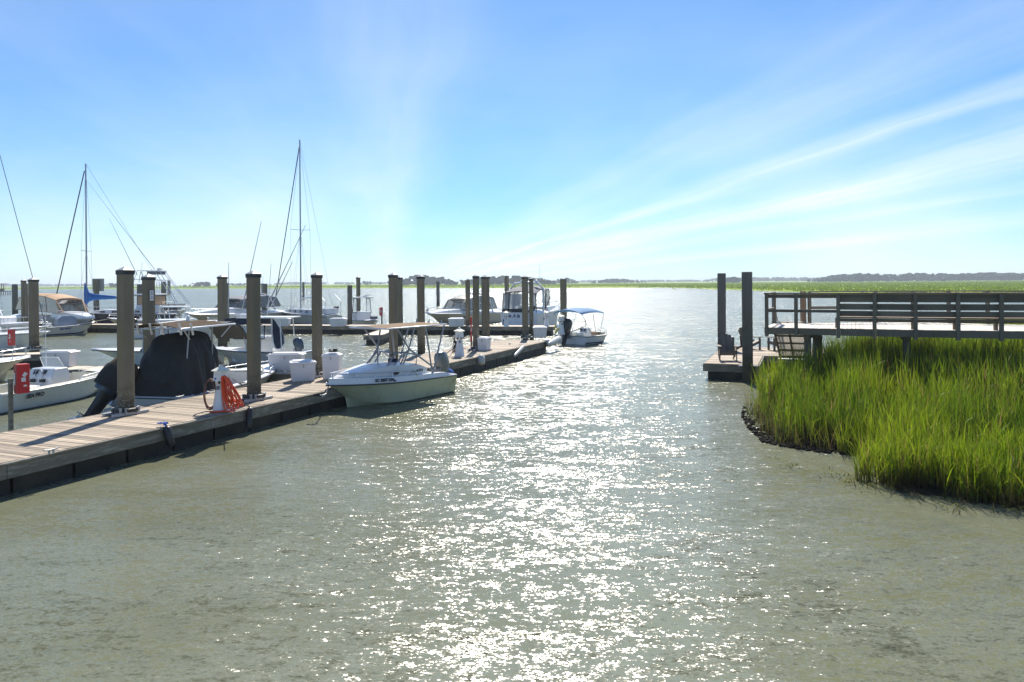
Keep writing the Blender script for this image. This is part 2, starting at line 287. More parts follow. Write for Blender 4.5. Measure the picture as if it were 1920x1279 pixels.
# ------------------------------------------------------------------ water
def water_mat():
    mt = bpy.data.materials.new('river_water'); mt.use_nodes = True; t = mt.node_tree; nd = t.nodes; lk = t.links.new
    b = nd['Principled BSDF']; b.inputs['IOR'].default_value = 1.33; b.inputs['Roughness'].default_value = .22
    geo = nd.new('ShaderNodeNewGeometry')
    acc = None
    # (scale along x, scale along y, weight, detail)
    for sx_, sy_, wt, det, off in ((.45, 1.2, .15, 2, 0), (2.0, 5.2, .36, 3, 7), (8.5, 15.0, .42, 2, 13), (26.0, 42.0, .40, 2, 21)):
        mp = nd.new('ShaderNodeMapping'); mp.inputs['Scale'].default_value = (sx_, sy_, 1); mp.inputs['Location'].default_value = (off, off * 2, 0); mp.inputs['Rotation'].default_value = (0, 0, R(8 + off))
        lk(geo.outputs['Position'], mp.inputs[0]); nz = nd.new('ShaderNodeTexNoise'); nz.inputs['Scale'].default_value = 1; nz.inputs['Detail'].default_value = det; nz.inputs['Roughness'].default_value = .55
        nz.inputs['Distortion'].default_value = .25
        lk(mp.outputs[0], nz.inputs['Vector'])
        v = nd.new('ShaderNodeVectorMath'); v.operation = 'SUBTRACT'; lk(nz.outputs['Color'], v.inputs[0]); v.inputs[1].default_value = (.5, .5, .5)
        v2 = nd.new('ShaderNodeVectorMath'); v2.operation = 'MULTIPLY'; lk(v.outputs[0], v2.inputs[0]); v2.inputs[1].default_value = (wt * 1.55, wt * 3.0, 0)
        if acc is None: acc = v2.outputs[0]
        else:
            ad = nd.new('ShaderNodeVectorMath'); ad.operation = 'ADD'; lk(acc, ad.inputs[0]); lk(v2.outputs[0], ad.inputs[1]); acc = ad.outputs[0]
    # gusts: patches of calmer and rougher water
    mp = nd.new('ShaderNodeMapping'); mp.inputs['Scale'].default_value = (.05, .16, 1); lk(geo.outputs['Position'], mp.inputs[0])
    g = nd.new('ShaderNodeTexNoise'); g.inputs['Scale'].default_value = 1; g.inputs['Detail'].default_value = 4; lk(mp.outputs[0], g.inputs['Vector'])
    mr = nd.new('ShaderNodeMapRange'); lk(g.outputs['Fac'], mr.inputs[0]); mr.inputs[1].default_value = .3; mr.inputs[2].default_value = .7; mr.inputs[3].default_value = .78; mr.inputs[4].default_value = 1.22
    # the open river carries more chop than the sheltered water between bank and dock
    sy = nd.new('ShaderNodeSeparateXYZ'); lk(geo.outputs['Position'], sy.inputs[0]); m2 = nd.new('ShaderNodeMapRange'); m2.interpolation_type = 'SMOOTHSTEP'; lk(sy.outputs[1], m2.inputs[0]); m2.inputs[1].default_value = 14; m2.inputs[2].default_value = 75; m2.inputs[3].default_value = .95; m2.inputs[4].default_value = 2.1
    mm = nd.new('ShaderNodeMath'); mm.operation = 'MULTIPLY'; lk(mr.outputs[0], mm.inputs[0]); lk(m2.outputs[0], mm.inputs[1])
    sc_ = nd.new('ShaderNodeVectorMath'); sc_.operation = 'SCALE'; lk(acc, sc_.inputs[0]); lk(mm.outputs[0], sc_.inputs['Scale'])
    ad = nd.new('ShaderNodeVectorMath'); ad.operation = 'ADD'; lk(sc_.outputs[0], ad.inputs[0]); ad.inputs[1].default_value = (0, 0, 1)
    nm = nd.new('ShaderNodeVectorMath'); nm.operation = 'NORMALIZE'; lk(ad.outputs[0], nm.inputs[0]); lk(nm.outputs[0], b.inputs['Normal'])
    # silt clouds
    mp = nd.new('ShaderNodeMapping'); mp.inputs['Scale'].default_value = (.12, .25, 1); lk(geo.outputs['Position'], mp.inputs[0])
    g = nd.new('ShaderNodeTexNoise'); g.inputs['Detail'].default_value = 5; g.inputs['Scale'].default_value = 1; lk(mp.outputs[0], g.inputs['Vector'])
    cr = nd.new('ShaderNodeValToRGB'); lk(g.outputs['Fac'], cr.inputs[0]); e = cr.color_ramp.elements
    e[0].position = .3; e[0].color = (.118, .122, .064, 1); e[1].position = .7; e[1].color = (.165, .178, .130, 1)
    lk(cr.outputs[0], b.inputs['Base Color'])
    return mt
M['water'] = water_mat()
mb = MB(); mb.add([(-3500, -60, 0), (3500, -60, 0), (3500, 4200, 0), (-3500, 4200, 0)], [(0, 1, 2, 3)])
o = mb.build('water', 'water'); tag(o, 'brown tidal river water rippled and glittering under the sun', None, kind='structure')
mb = MB(); mb.add([(-3500, -60, -2.4), (3500, -60, -2.4), (3500, 4200, -2.4), (-3500, 4200, -2.4)], [(0, 1, 2, 3)])
M['mud'] = mat('wet_marsh_mud', (.022, .018, .012), .95, noise=.3, nscale=3, bump=.05, bscale=7, spec=.05, dirt=(.055, .05, .03), dirt_amt=.6, dirt_scale=3, world=True)
o = mb.build('riverbed', 'mud'); tag(o, 'muddy river bed below the water', None, kind='structure')
# ------------------------------------------------------------------ near marsh
POLY = [at(1386, 772), at(1398, 800), at(1430, 833), at(1500, 846), at(1606, 856), at(1608, 900), at(1660, 932), at(1790, 945), at(1920, 968), at(2200, 1010)]
POLY = [(p.x, p.y) for p in POLY] + [(32, 10), (60, 22), (80, 66), (50, 64), (34, 61), (26.5, 53), (21.5, 45), (18, 38.5), (15.6, 35.2), (13.4, 31.6), (11.6, 28.4), (9.6, 26.0)]
POLYA = np.array(POLY)
def sdist(P):     # signed distance to the marsh outline, positive inside
    x = P[:, 0]; y = P[:, 1]; n = len(POLYA); ins = np.zeros(len(P), bool); d = np.full(len(P), 1e9)
    for i in range(n):
        a = POLYA[i]; b = POLYA[(i + 1) % n]
        c = ((a[1] > y) != (b[1] > y)) & (x < (b[0] - a[0]) * (y - a[1]) / (b[1] - a[1] + 1e-12) + a[0]); ins ^= c
        ab = b - a; t = np.clip(((x - a[0]) * ab[0] + (y - a[1]) * ab[1]) / (ab @ ab), 0, 1)
        d = np.minimum(d, np.hypot(x - a[0] - t * ab[0], y - a[1] - t * ab[1]))
    return np.where(ins, d, -d)
def vnoise(x, y, s=0):    # cheap smooth value noise
    xi = np.floor(x).astype(int); yi = np.floor(y).astype(int); fx = x - xi; fy = y - yi; fx = fx * fx * (3 - 2 * fx); fy = fy * fy * (3 - 2 * fy)
    def h(a, b):
        v = np.sin(a * 127.1 + b * 311.7 + s * 74.7) * 43758.5453; return v - np.floor(v)
    return (h(xi, yi) * (1 - fx) + h(xi + 1, yi) * fx) * (1 - fy) + (h(xi, yi + 1) * (1 - fx) + h(xi + 1, yi + 1) * fx) * fy
def gz(P):
    d = sdist(P); z = -0.5 + np.clip(d + .35, -1, .9) * .62 + np.clip(d, 0, 8) * .025
    return np.minimum(z, .75) + (vnoise(P[:, 0] * 3, P[:, 1] * 3) - .5) * .10 + (vnoise(P[:, 0] * 9, P[:, 1] * 9, 3) - .5) * .07
def gridmesh(name, xs, ys, fz, m_, label, kind='structure', cull=None):
    gx, gy = np.meshgrid(xs, ys); P = np.stack([gx.ravel(), gy.ravel()], 1); z = fz(P); nx = len(xs); ny = len(ys)
    V = np.column_stack([P, z]); i, j = np.meshgrid(np.arange(nx - 1), np.arange(ny - 1)); a = (j * nx + i).ravel()
    Q = np.stack([a, a + 1, a + nx + 1, a + nx], 1)
    if cull is not None: Q = Q[(z[Q] > cull).any(1)]
    me = bpy.data.meshes.new(name); me.vertices.add(len(V)); me.vertices.foreach_set('co', V.ravel().astype(np.float32))
    me.loops.add(Q.size); me.loops.foreach_set('vertex_index', Q.ravel().astype(np.int32)); me.polygons.add(len(Q)); me.polygons.foreach_set('loop_start', np.arange(0, Q.size, 4, dtype=np.int32))
    me.update(); me.validate(); me.polygons.foreach_set('use_smooth', [True] * len(me.polygons)); me.materials.append(M[m_])
    o = bpy.data.objects.new(name, me); COL.objects.link(o); tag(o, label, None, kind=kind); return o
gridmesh('mud_bank', np.concatenate([np.arange(5, 20, .14), np.arange(20, 84, .8)]), np.concatenate([np.arange(9, 34, .16), np.arange(34, 70, .8)]), gz, 'mud', 'dark wet mud bank of the salt marsh beneath the pier', cull=-.6)
def grass_mat(name, c0, c1, dry, trans=.55):
    mt = bpy.data.materials.new(name); mt.use_nodes = True; t = mt.node_tree; nd = t.nodes; lk = t.links.new; b = nd['Principled BSDF']
    at_ = nd.new('ShaderNodeAttribute'); at_.attribute_name = 'tint'
    sp = nd.new('ShaderNodeSeparateColor'); lk(at_.outputs['Color'], sp.inputs[0])
    cr = nd.new('ShaderNodeMix'); cr.data_type = 'RGBA'; lk(sp.outputs[0], cr.inputs[0]); cr.inputs[6].default_value = (*c0, 1); cr.inputs[7].default_value = (*c1, 1)
    m2 = nd.new('ShaderNodeMix'); m2.data_type = 'RGBA'; lk(sp.outputs[1], m2.inputs[0]); lk(cr.outputs[2], m2.inputs[6]); m2.inputs[7].default_value = (*dry, 1)
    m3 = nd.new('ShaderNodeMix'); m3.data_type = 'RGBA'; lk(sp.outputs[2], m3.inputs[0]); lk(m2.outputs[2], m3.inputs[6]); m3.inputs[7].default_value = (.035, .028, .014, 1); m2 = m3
    lk(m2.outputs[2], b.inputs['Base Color']); b.inputs['Roughness'].default_value = .45; b.inputs['Specular IOR Level'].default_value = .22
    tr = nd.new('ShaderNodeBsdfTranslucent'); lk(m2.outputs[2], tr.inputs[0]); ms = nd.new('ShaderNodeMixShader'); ms.inputs[0].default_value = trans
    o = nd['Material Output']; lk(b.outputs[0], ms.inputs[1]); lk(tr.outputs[0], ms.inputs[2]); lk(ms.outputs[0], o.inputs[0]); return mt
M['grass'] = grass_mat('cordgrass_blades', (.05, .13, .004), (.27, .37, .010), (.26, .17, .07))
M['grassfar'] = grass_mat('far_cordgrass', (.12, .21, .010), (.23, .28, .020), (.16, .19, .04), .45)
def blades(name, P, hgt, wid, lean, label, m_='grass', seg=3, dryp=.05, dark=0.0, basedark=True, leaf=0.0):
    """P: (n,3) roots. Each blade a tapering bent ribbon of seg segments."""
    n = len(P); a = rng.uniform(0, 2 * np.pi, n); face = rng.uniform(0, np.pi, n); dx = np.cos(face) * wid / 2; dy = np.sin(face) * wid / 2
    lx = np.cos(a) * lean * hgt; ly = np.sin(a) * lean * hgt
    rows = []
    for k in range(seg + 1):
        u = k / seg; wv = 1 - u ** 1.5 * .96 if k else .8
        cx = P[:, 0] + lx * u * u; cyy = P[:, 1] + ly * u * u; cz = P[:, 2] + hgt * (u - .5 * np.minimum(lean, 1.2) ** 2 * u * u)
        rows += [np.stack([cx - dx * wv, cyy - dy * wv, cz], 1), np.stack([cx + dx * wv, cyy + dy * wv, cz], 1)]
    V = np.stack(rows, 1).reshape(-1, 3); m_v = 2 * (seg + 1)
    base = (np.arange(n) * m_v)[:, None, None]; q = np.array([[2 * k, 2 * k + 1, 2 * k + 3, 2 * k + 2] for k in range(seg)])[None]
    Q = (base + q).reshape(-1, 4)
    me = bpy.data.meshes.new(name); me.vertices.add(len(V)); me.vertices.foreach_set('co', V.ravel().astype(np.float32))
    me.loops.add(Q.size); me.loops.foreach_set('vertex_index', Q.ravel().astype(np.int32)); me.polygons.add(len(Q)); me.polygons.foreach_set('loop_start', np.arange(0, Q.size, 4, dtype=np.int32)); me.update()
    tint = me.color_attributes.new('tint', 'FLOAT_COLOR', 'POINT')
    patch = vnoise(P[:, 0] * .6, P[:, 1] * .6, 5); r0 = np.clip(rng.normal(.45, .25, n) + (patch - .5) * .8, 0, 1); dr = np.where(rng.random(n) < dryp, rng.uniform(.5, 1, n), rng.uniform(0, .15, n))
    c = np.zeros((n, m_v, 4), np.float32); c[..., 0] = r0[:, None]; c[..., 3] = 1
    u = np.repeat(np.arange(seg + 1) / seg, 2)[None]; bd = np.clip(1.25 - u * 2.1, 0, 1) if basedark else 0    # brown sheaths at the stem foot, plus the stand's self-shade painted dark
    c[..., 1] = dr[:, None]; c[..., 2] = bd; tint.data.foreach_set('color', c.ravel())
    me.materials.append(M[m_]); o = bpy.data.objects.new(name, me); COL.objects.link(o); tag(o, label, 'grass', kind='stuff'); return o
def scatter(n, x0, x1, y0, y1, dmin=.25, prob=None):
    P = np.stack([rng.uniform(x0, x1, n), rng.uniform(y0, y1, n)], 1); d = sdist(P); k = d > dmin + vnoise(P[:, 0] * 1.4, P[:, 1] * 1.4, 9) * .5
    P = P[k]; d = d[k]
    if prob is not None: q = rng.random(len(P)) < prob(P, d); P = P[q]; d = d[q]
    return P, d
# tall grass between the water's edge and the pier
def clump(P, d): return np.clip(vnoise(P[:, 0] * 2.2, P[:, 1] * 2.2, 2) * 2.6 - .75, .05, 1)
def hfun(P):
    f = np.clip((P[:, 1] - 13) / 9, 0, 1); left = np.clip((P[:, 0] - 6.5) / 3.5, .25, 1)
    return (.98 + .70 * f + .22 * np.clip((P[:, 1] - 19) / 3, 0, 1)) * (.62 + .38 * left) * (.62 + .42 * vnoise(P[:, 0] * .9, P[:, 1] * .9, 4) + .36 * vnoise(P[:, 0] * 2.6, P[:, 1] * 2.6, 6))
P, d = scatter(74000, 6, 26, 11, 34, .12, clump)
keep = ~((P[:, 0] < 10.1) & (P[:, 1] > 27.6)) & ~((P[:, 0] < 9.8) & (P[:, 1] < 22.5) & (P[:, 1] > 17.3) & (sdist(P) < 1.0) & (rng.random(len(P)) < .80)); P = P[keep]
z = gz(P); h = hfun(P) * rng.uniform(.72, 1.12, len(P))
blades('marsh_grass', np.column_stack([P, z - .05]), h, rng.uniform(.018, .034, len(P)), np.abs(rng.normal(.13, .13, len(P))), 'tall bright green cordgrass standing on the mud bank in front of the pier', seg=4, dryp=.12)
# leaves: shorter ribbons leaving the stems half way up
k = rng.integers(0, len(P), 75000); L = P[k] + rng.normal(0, .03, (len(k), 2)); lz = gz(L) + h[k] * rng.uniform(.15, .72, len(k))
blades('marsh_grass', np.column_stack([L, lz]), rng.uniform(.30, .62, len(k)), rng.uniform(.012, .024, len(k)), np.abs(rng.normal(.42, .26, len(k))), 'narrow arching leaves of the cordgrass in front of the pier', seg=3, dryp=.03, basedark=False)
# front fringe with looser, leaning clumps
P, d = scatter(48000, 6.2, 19, 11, 18.5, -.15, lambda P, d: np.clip(1.0 - d * .4, 0, 1) * np.clip(vnoise(P[:, 0] * 2.6, P[:, 1] * 2.6, 12) * 3 - 1.2, .02, 1))
P = P[(P[:, 1] < 17.4) | (P[:, 0] > 10)]
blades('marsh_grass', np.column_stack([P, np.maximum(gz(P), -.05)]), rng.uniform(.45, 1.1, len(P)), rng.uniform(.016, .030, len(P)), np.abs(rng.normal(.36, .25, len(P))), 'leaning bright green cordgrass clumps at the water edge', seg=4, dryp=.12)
# sparse stems on the mud spit at the left
P, d = scatter(11000, 6.4, 11, 17.3, 26, -.12, lambda P, d: np.clip(.5 - d * .2, .1, .5))
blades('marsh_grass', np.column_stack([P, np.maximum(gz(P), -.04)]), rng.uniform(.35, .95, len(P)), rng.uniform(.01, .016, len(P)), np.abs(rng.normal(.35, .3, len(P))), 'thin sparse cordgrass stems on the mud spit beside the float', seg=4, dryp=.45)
# flattened blades lying on the water in front
nl = 110; bx = rng.choice([1560, 1600, 1590, 1800, 1870, 1710, 1480], nl) + rng.normal(0, 16, nl); by = np.interp(bx, [1400, 1560, 1620, 1700, 1800, 1920], [850, 893, 912, 938, 951, 960]) + rng.normal(0, 7, nl)
P = np.array([list(at(float(a), float(b), .02)) for a, b in zip(bx, by)])
blades('floating_grass', P, rng.uniform(.12, .35, nl), rng.uniform(.012, .02, nl), rng.uniform(1.2, 2.2, nl), 'bent grass blades trailing on the water at the bank', seg=4, dryp=.3)
# marsh behind the pier
P, d = scatter(60000, 12, 76, 28, 66, .2)
keep = ~((P[:, 0] < 24) & (P[:, 1] < 31)); P = P[keep]; dd = P[:, 1]
P = P[rng.random(len(P)) < np.clip(30 / dd, 0, 1)]
blades('marsh_grass', np.column_stack([P, gz(P)]), rng.uniform(.9, 1.35, len(P)) * (.5 + .5 * np.clip(sdist(P) / 3, 0, 1)), rng.uniform(.03, .06, len(P)), np.abs(rng.normal(.15, .12, len(P))), 'cordgrass meadow on the far side of the pier', seg=2, dryp=.04, basedark=False)
# seed heads, straw coloured
P, d = scatter(2600, 7, 24, 14, 30, .6, clump); h2 = hfun(P) * rng.uniform(1.0, 1.22, len(P))
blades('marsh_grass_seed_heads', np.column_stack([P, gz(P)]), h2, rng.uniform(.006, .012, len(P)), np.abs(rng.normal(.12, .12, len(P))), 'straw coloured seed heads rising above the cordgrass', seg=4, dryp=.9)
# oyster shells and clods along the wet edge
mb = MB()
for i in range(900):
    px = random.uniform(1392, 1620); py = np.interp(px, [1386, 1400, 1430, 1500, 1620], [770, 800, 830, 845, 857]) - abs(random.gauss(0, 16)); p = at(px, py, 0); g = gz(np.array([[p.x, p.y]]))[0]
    r_ = random.uniform(.02, .06); mb.ell((p.x, p.y, max(g, 0) + r_ * .2), (r_, r_ * random.uniform(.5, 1), r_ * random.uniform(.5, 1.1)), 5, 4)
M['clod'] = mat('oyster_shell_clods', (.014, .012, .010), .9, spec=.08, noise=.4, nscale=8, world=True, dirt=(.09, .085, .07), dirt_amt=.5, dirt_scale=9)
tag(mb.build('oyster_shells', 'clod'), 'dark oyster shells and clods on the wet mud edge', 'shells', kind='stuff')
# wrack and low scrub on the mud behind the pier end
P, d = scatter(9000, 13.5, 22, 32, 46, .02); P = P[sdist(P) < 2.2]
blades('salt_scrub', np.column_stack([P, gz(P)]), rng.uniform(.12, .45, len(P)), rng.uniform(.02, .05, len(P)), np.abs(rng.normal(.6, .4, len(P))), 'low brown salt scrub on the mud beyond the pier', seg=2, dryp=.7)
# ------------------------------------------------------------------ far marsh
FARL = [(-3000, 900), (-600, 870), (-260, 680), (-100, 590), (0, 495), (60, 480), (at(1256, 539.4).x, 452), (at(1264, 543.4).x, 345)] + [(at(x, y).x, at(x, y).y) for x, y in ((1360, 544), (1430, 546.5), (1480, 549.2), (1505, 553))] + [(at(1640, 556).x, 172), (at(1800, 556).x, 160), (at(2100, 556).x, 150), (3000, 150)]
fx = np.array([p[0] for p in FARL]); fy = np.array([p[1] for p in FARL])
def farz(P):
    e = np.interp(P[:, 0], fx, fy) + (vnoise(P[:, 0] * .05, P[:, 0] * 0, 3) - .5) * 10; d = (P[:, 1] - e)
    return np.clip(-.6 + d * .35, -.6, 1.0) + (vnoise(P[:, 0] * .25, P[:, 1] * .12) - .5) * .35 + (vnoise(P[:, 0] * .9, P[:, 1] * .5, 2) - .5) * .18
def farmat():
    mt = bpy.data.materials.new('far_marsh_meadow'); mt.use_nodes = True; t = mt.node_tree; nd = t.nodes; lk = t.links.new; b = nd['Principled BSDF']
    geo = nd.new('ShaderNodeNewGeometry'); mp = nd.new('ShaderNodeMapping'); mp.inputs['Scale'].default_value = (.012, .05, 1); lk(geo.outputs['Position'], mp.inputs[0])
    nz = nd.new('ShaderNodeTexNoise'); nz.inputs['Scale'].default_value = 1; nz.inputs['Detail'].default_value = 8; nz.inputs['Roughness'].default_value = .65; lk(mp.outputs[0], nz.inputs['Vector'])
    cr = nd.new('ShaderNodeValToRGB'); lk(nz.outputs['Fac'], cr.inputs[0]); e = cr.color_ramp.elements
    e[0].position = .32; e[0].color = (.09, .18, .01, 1); e[1].position = .66; e[1].color = (.26, .29, .026, 1); k = e.new(.5); k.color = (.20, .30, .01, 1)
    lk(cr.outputs[0], b.inputs['Base Color']); b.inputs['Roughness'].default_value = .9; b.inputs['Specular IOR Level'].default_value = .1; return mt
M['far'] = farmat()
gridmesh('far_marsh', np.concatenate([np.arange(-2600, -300, 50), np.arange(-300, 420, 3.0), np.arange(420, 2600, 40)]), np.concatenate([np.arange(140, 700, 4), np.arange(700, 1000, 20), np.arange(1000, 3200, 100)]), farz, 'far', 'flat green salt marsh stretching to the far tree line', cull=-.55)
n = 90000; yy = 145 + (rng.random(n) ** 1.6) * 900; xx = (rng.uniform(-100, 2050, n) - 960) / F * yy; P = np.stack([xx, yy], 1); zf = farz(P); k = zf > .0; P = P[k]; zf = zf[k]
sz = np.clip(P[:, 1] / 220, .7, 2.2)
blades('far_marsh_grass', np.column_stack([P, zf - .2]), rng.uniform(.45, .75, len(P)) + .1, rng.uniform(.35, .8, len(P)) * sz, np.abs(rng.normal(.2, .2, len(P))), 'distant yellow green cordgrass tops of the far marsh', m_='grassfar', seg=2, dryp=.04, basedark=False)
# ------------------------------------------------------------------ far woods
M['wood'] = mat('far_pine_foliage', (.030, .045, .020), .9, noise=.3, nscale=.12, spec=.1, world=True)
def wood(px0, px1, topy, D, label, deep=60, dens=1.0, ragged=.35, gaps=0.0, baseh=1.0):
    mb = MB(); x0 = (px0 - 960) / F * D; x1 = (px1 - 960) / F * D; W = x1 - x0; n = int(max(30, abs(W) / 7 * dens * 4.5))
    for i in range(n):
        u = random.random(); px = px0 + (px1 - px0) * u; hor = HOR - math.tan(ROLL) * (px - 960)
        ty = topy(u) if callable(topy) else topy; top = H + (hor - ty) * D / F
        if gaps and vnoise(np.array([u * 30.0]), np.array([px0 * 1.0]))[0] < gaps: continue
        yy = D + random.uniform(0, deep); edge = max(.2, 4 * u * (1 - u)) ** .4 if W < 200 else min(1, min(u, 1 - u) * 9 + .45); hh = (top - baseh) * edge * random.uniform(1 - ragged, 1.06); cw = random.uniform(.35, .6) * min(hh, 13)
        x = x0 + W * u
        for k in range(5):
            zc = baseh + hh * (.2 + .16 * k) ; r_ = cw * (.9 - .1 * abs(k - 2.4)) * random.uniform(.6, 1)
            if zc + r_ * .6 > baseh + hh: zc = baseh + hh - r_ * .6
            c = (x + random.gauss(0, cw * .5), yy + random.gauss(0, cw * .5), zc)
            mb.ell(c, (r_, r_, r_ * random.uniform(.45, .7)), 5, 4)
        mb.tube([(x, yy, baseh - .8), (x, yy, baseh + hh * .8)], .25, 3)
    o = mb.build('far_woodland', 'wood'); tag(o, label, 'woodland', kind='stuff'); return o
def arch(a, b, c=.5): return lambda u: a + (b - a) * abs((u - c) / max(c, 1 - c)) ** 1.6
wood(-400, 300, 532.2, 2300, 'faint blue tree line beyond the marsh at far left', 90, .8)
wood(192, 224, arch(529.6, 534), 950, 'small wooded hummock behind the left sign post', 30)
wood(332, 410, arch(527, 532, .7), 950, 'low wooded island left of the tall ketch mast', 40)
wood(405, 500, 530, 1300, 'thin hazy trees between the left mooring piles', 40, .8)
wood(500, 770, 528.6, 2200, 'faint far woods behind the middle sailing boat', 80, .7)
wood(640, 740, 526.5, 1300, 'scattered pines left of the middle wood', 30, .4, .5, .55)
wood(727, 862, arch(513.5, 523, .4), 900, 'wooded island behind the double pile and red box', 50, 1.2)
wood(862, 1052, arch(514.5, 521, .25), 900, 'wooded island behind the two cabin cruisers', 50, 1.2)
wood(1040, 1085, 520.5, 1200, 'low trees at the right end of the middle island', 40)
wood(1080, 1330, 524.2, 2300, 'pale blue tree line beyond the open water', 80, .7)
wood(1112, 1215, arch(521.5, 525, .3), 1300, 'low wooded point right of the blue bimini boat', 40)
wood(1330, 1560, 519.3, 1900, 'blue tree line behind the two dark right piles', 60, .9)
wood(1368, 1388, 518.5, 1000, 'small tree cluster between the two dark piles', 15, .9, .3)
wood(1545, 2300, lambda u: 513.5 - u * 7 + 1.2 * math.sin(u * 40), 1050, 'long dark forest edge beyond the marsh at right', 60, 1.5)
# ------------------------------------------------------------------ air
hz = MB(); hz.box((0, 2000, 8.7), (6400, 4400, 23.4 - .1)); M['haze'] = bpy.data.materials.new('haze_air'); M['haze'].use_nodes = True
t = M['haze'].node_tree; t.nodes.clear(); vo = t.nodes.new('ShaderNodeVolumePrincipled'); vo.inputs['Color'].default_value = (.80, .90, 1, 1); vo.inputs['Density'].default_value = .00030; vo.inputs['Anisotropy'].default_value = .2
mo = t.nodes.new('ShaderNodeOutputMaterial'); t.links.new(vo.outputs[0], mo.inputs['Volume'])
o = hz.build('haze', 'haze'); tag(o, 'thin blue sea haze over the river and marsh', None, kind='stuff')
# ------------------------------------------------------------------ floating docks
DZ = 0.66
def dock(name, label, p0, p1, width, pitch=None, fascia_h=.30, side='fascia', stuffplanks=False, tub=1.15, group='floating docks', plankmat='plank'):
    """p0, p1: ends of the NEAR (right-hand seen from p0) top edge; the deck lies to the left of it."""
    p0 = Vector((p0[0], p0[1])); p1 = Vector((p1[0], p1[1])); L = (p1 - p0).length; rz = ang(p1 - p0)
    t = thing(name, label, 'dock', (p0.x, p0.y, 0), rz, group)      # local: x along, y to the left, z up
    if stuffplanks:
        mb = MB(); x = 0
        while x < L: mb.box((x + .068, width / 2, DZ - .02), (.134, width - .1, .036)); x += .145
        o = mb.build('deck_planks', plankmat, t); o['kind'] = 'stuff'
    else:
        me = None; n = int(L / .145)
        for i in range(n):
            if me is None:
                q = MB().box((0, 0, 0), (.136, width - .10, .036)).build('plank', plankmat, t, bevel=.003); me = q.data
            else:
                q = bpy.data.objects.new('plank', me); COL.objects.link(q); q.parent = t
            q.location = (.0725 + i * .145, width / 2 + random.uniform(-.006, .006), DZ - .02 + random.uniform(-.003, .003)); q.rotation_euler = (random.uniform(-.004, .004), random.uniform(-.012, .012), random.uniform(-.002, .002) + (math.pi if random.random() < .5 else 0))
    for yy, sg in ((0, 1), (width, -1)):
        k = max(1, round(L / 4.8)); seg = L / k
        for i in range(k):
            MB().box((seg * (i + .5), yy + sg * .024, DZ - .02 - fascia_h / 2), (seg - .012, .044, fascia_h)).build('fascia_board', side, t, bevel=.006)
        MB().tube([(0, yy - sg * .012, DZ - .03), (L, yy - sg * .012, DZ - .03)], .032, 8).build('bull_rail', side, t, smooth=60)
    for xx in (.024, L - .024): MB().box((xx, width / 2, DZ - .02 - fascia_h / 2), (.044, width - .1, fascia_h)).build('fascia_board', side, t)
    x = .15
    while x < L - .3:
        w_ = min(tub - .07, L - .15 - x); mb = MB()
        mb.box((x + w_ / 2, width / 2, .08), (w_, width - .30, .62))
        mb.build('float_tub', 'floatb', t, bevel=0); x += tub
    return t
P0 = at(0, 870, DZ); P1 = at(1030, 638.5, DZ); u1 = (P1 - P0).normalized(); n1 = Vector((-u1.y, u1.x, 0))
P0e = P0 - u1 * 5.0
MAIN = dock('main_dock', 'long plank floating dock running from lower left to the bimini boat', P0e, P1, 3.0, tub=1.3)
ddir = ang(u1)
# dock across the back, from far left to the end of the main dock
Q0 = at(-260, 607, DZ); Q1 = at(1036, 612.5, DZ)
BACK = dock('cross_dock', 'far floating dock crossing behind the slips', Q0, Q1, 1.6, stuffplanks=True, plankmat='planks', tub=2.2)
e0 = at(1000, 628, DZ); e1 = at(1052, 606, DZ)
# finger piers
g0 = at(96, 692, DZ); g1 = at(566, 701, DZ)
dock('finger_dock', 'narrow finger dock behind the black covered boat', g0, g1, 1.2, stuffplanks=True, plankmat='planks', tub=1.8)
g0 = at(-160, 672, DZ); g1 = at(134, 662, DZ)
dock('finger_dock', 'narrow finger dock at far left beside the tall pile', g0, g1, 1.3, stuffplanks=True, plankmat='planks', tub=1.8)
g0 = at(716, 628, DZ); g1 = at(745, 617.5, DZ)
dock('finger_dock', 'short dark finger dock seen through the cuddy boat top', g0, g1, 1.2, stuffplanks=True, plankmat='planks', tub=1.5)
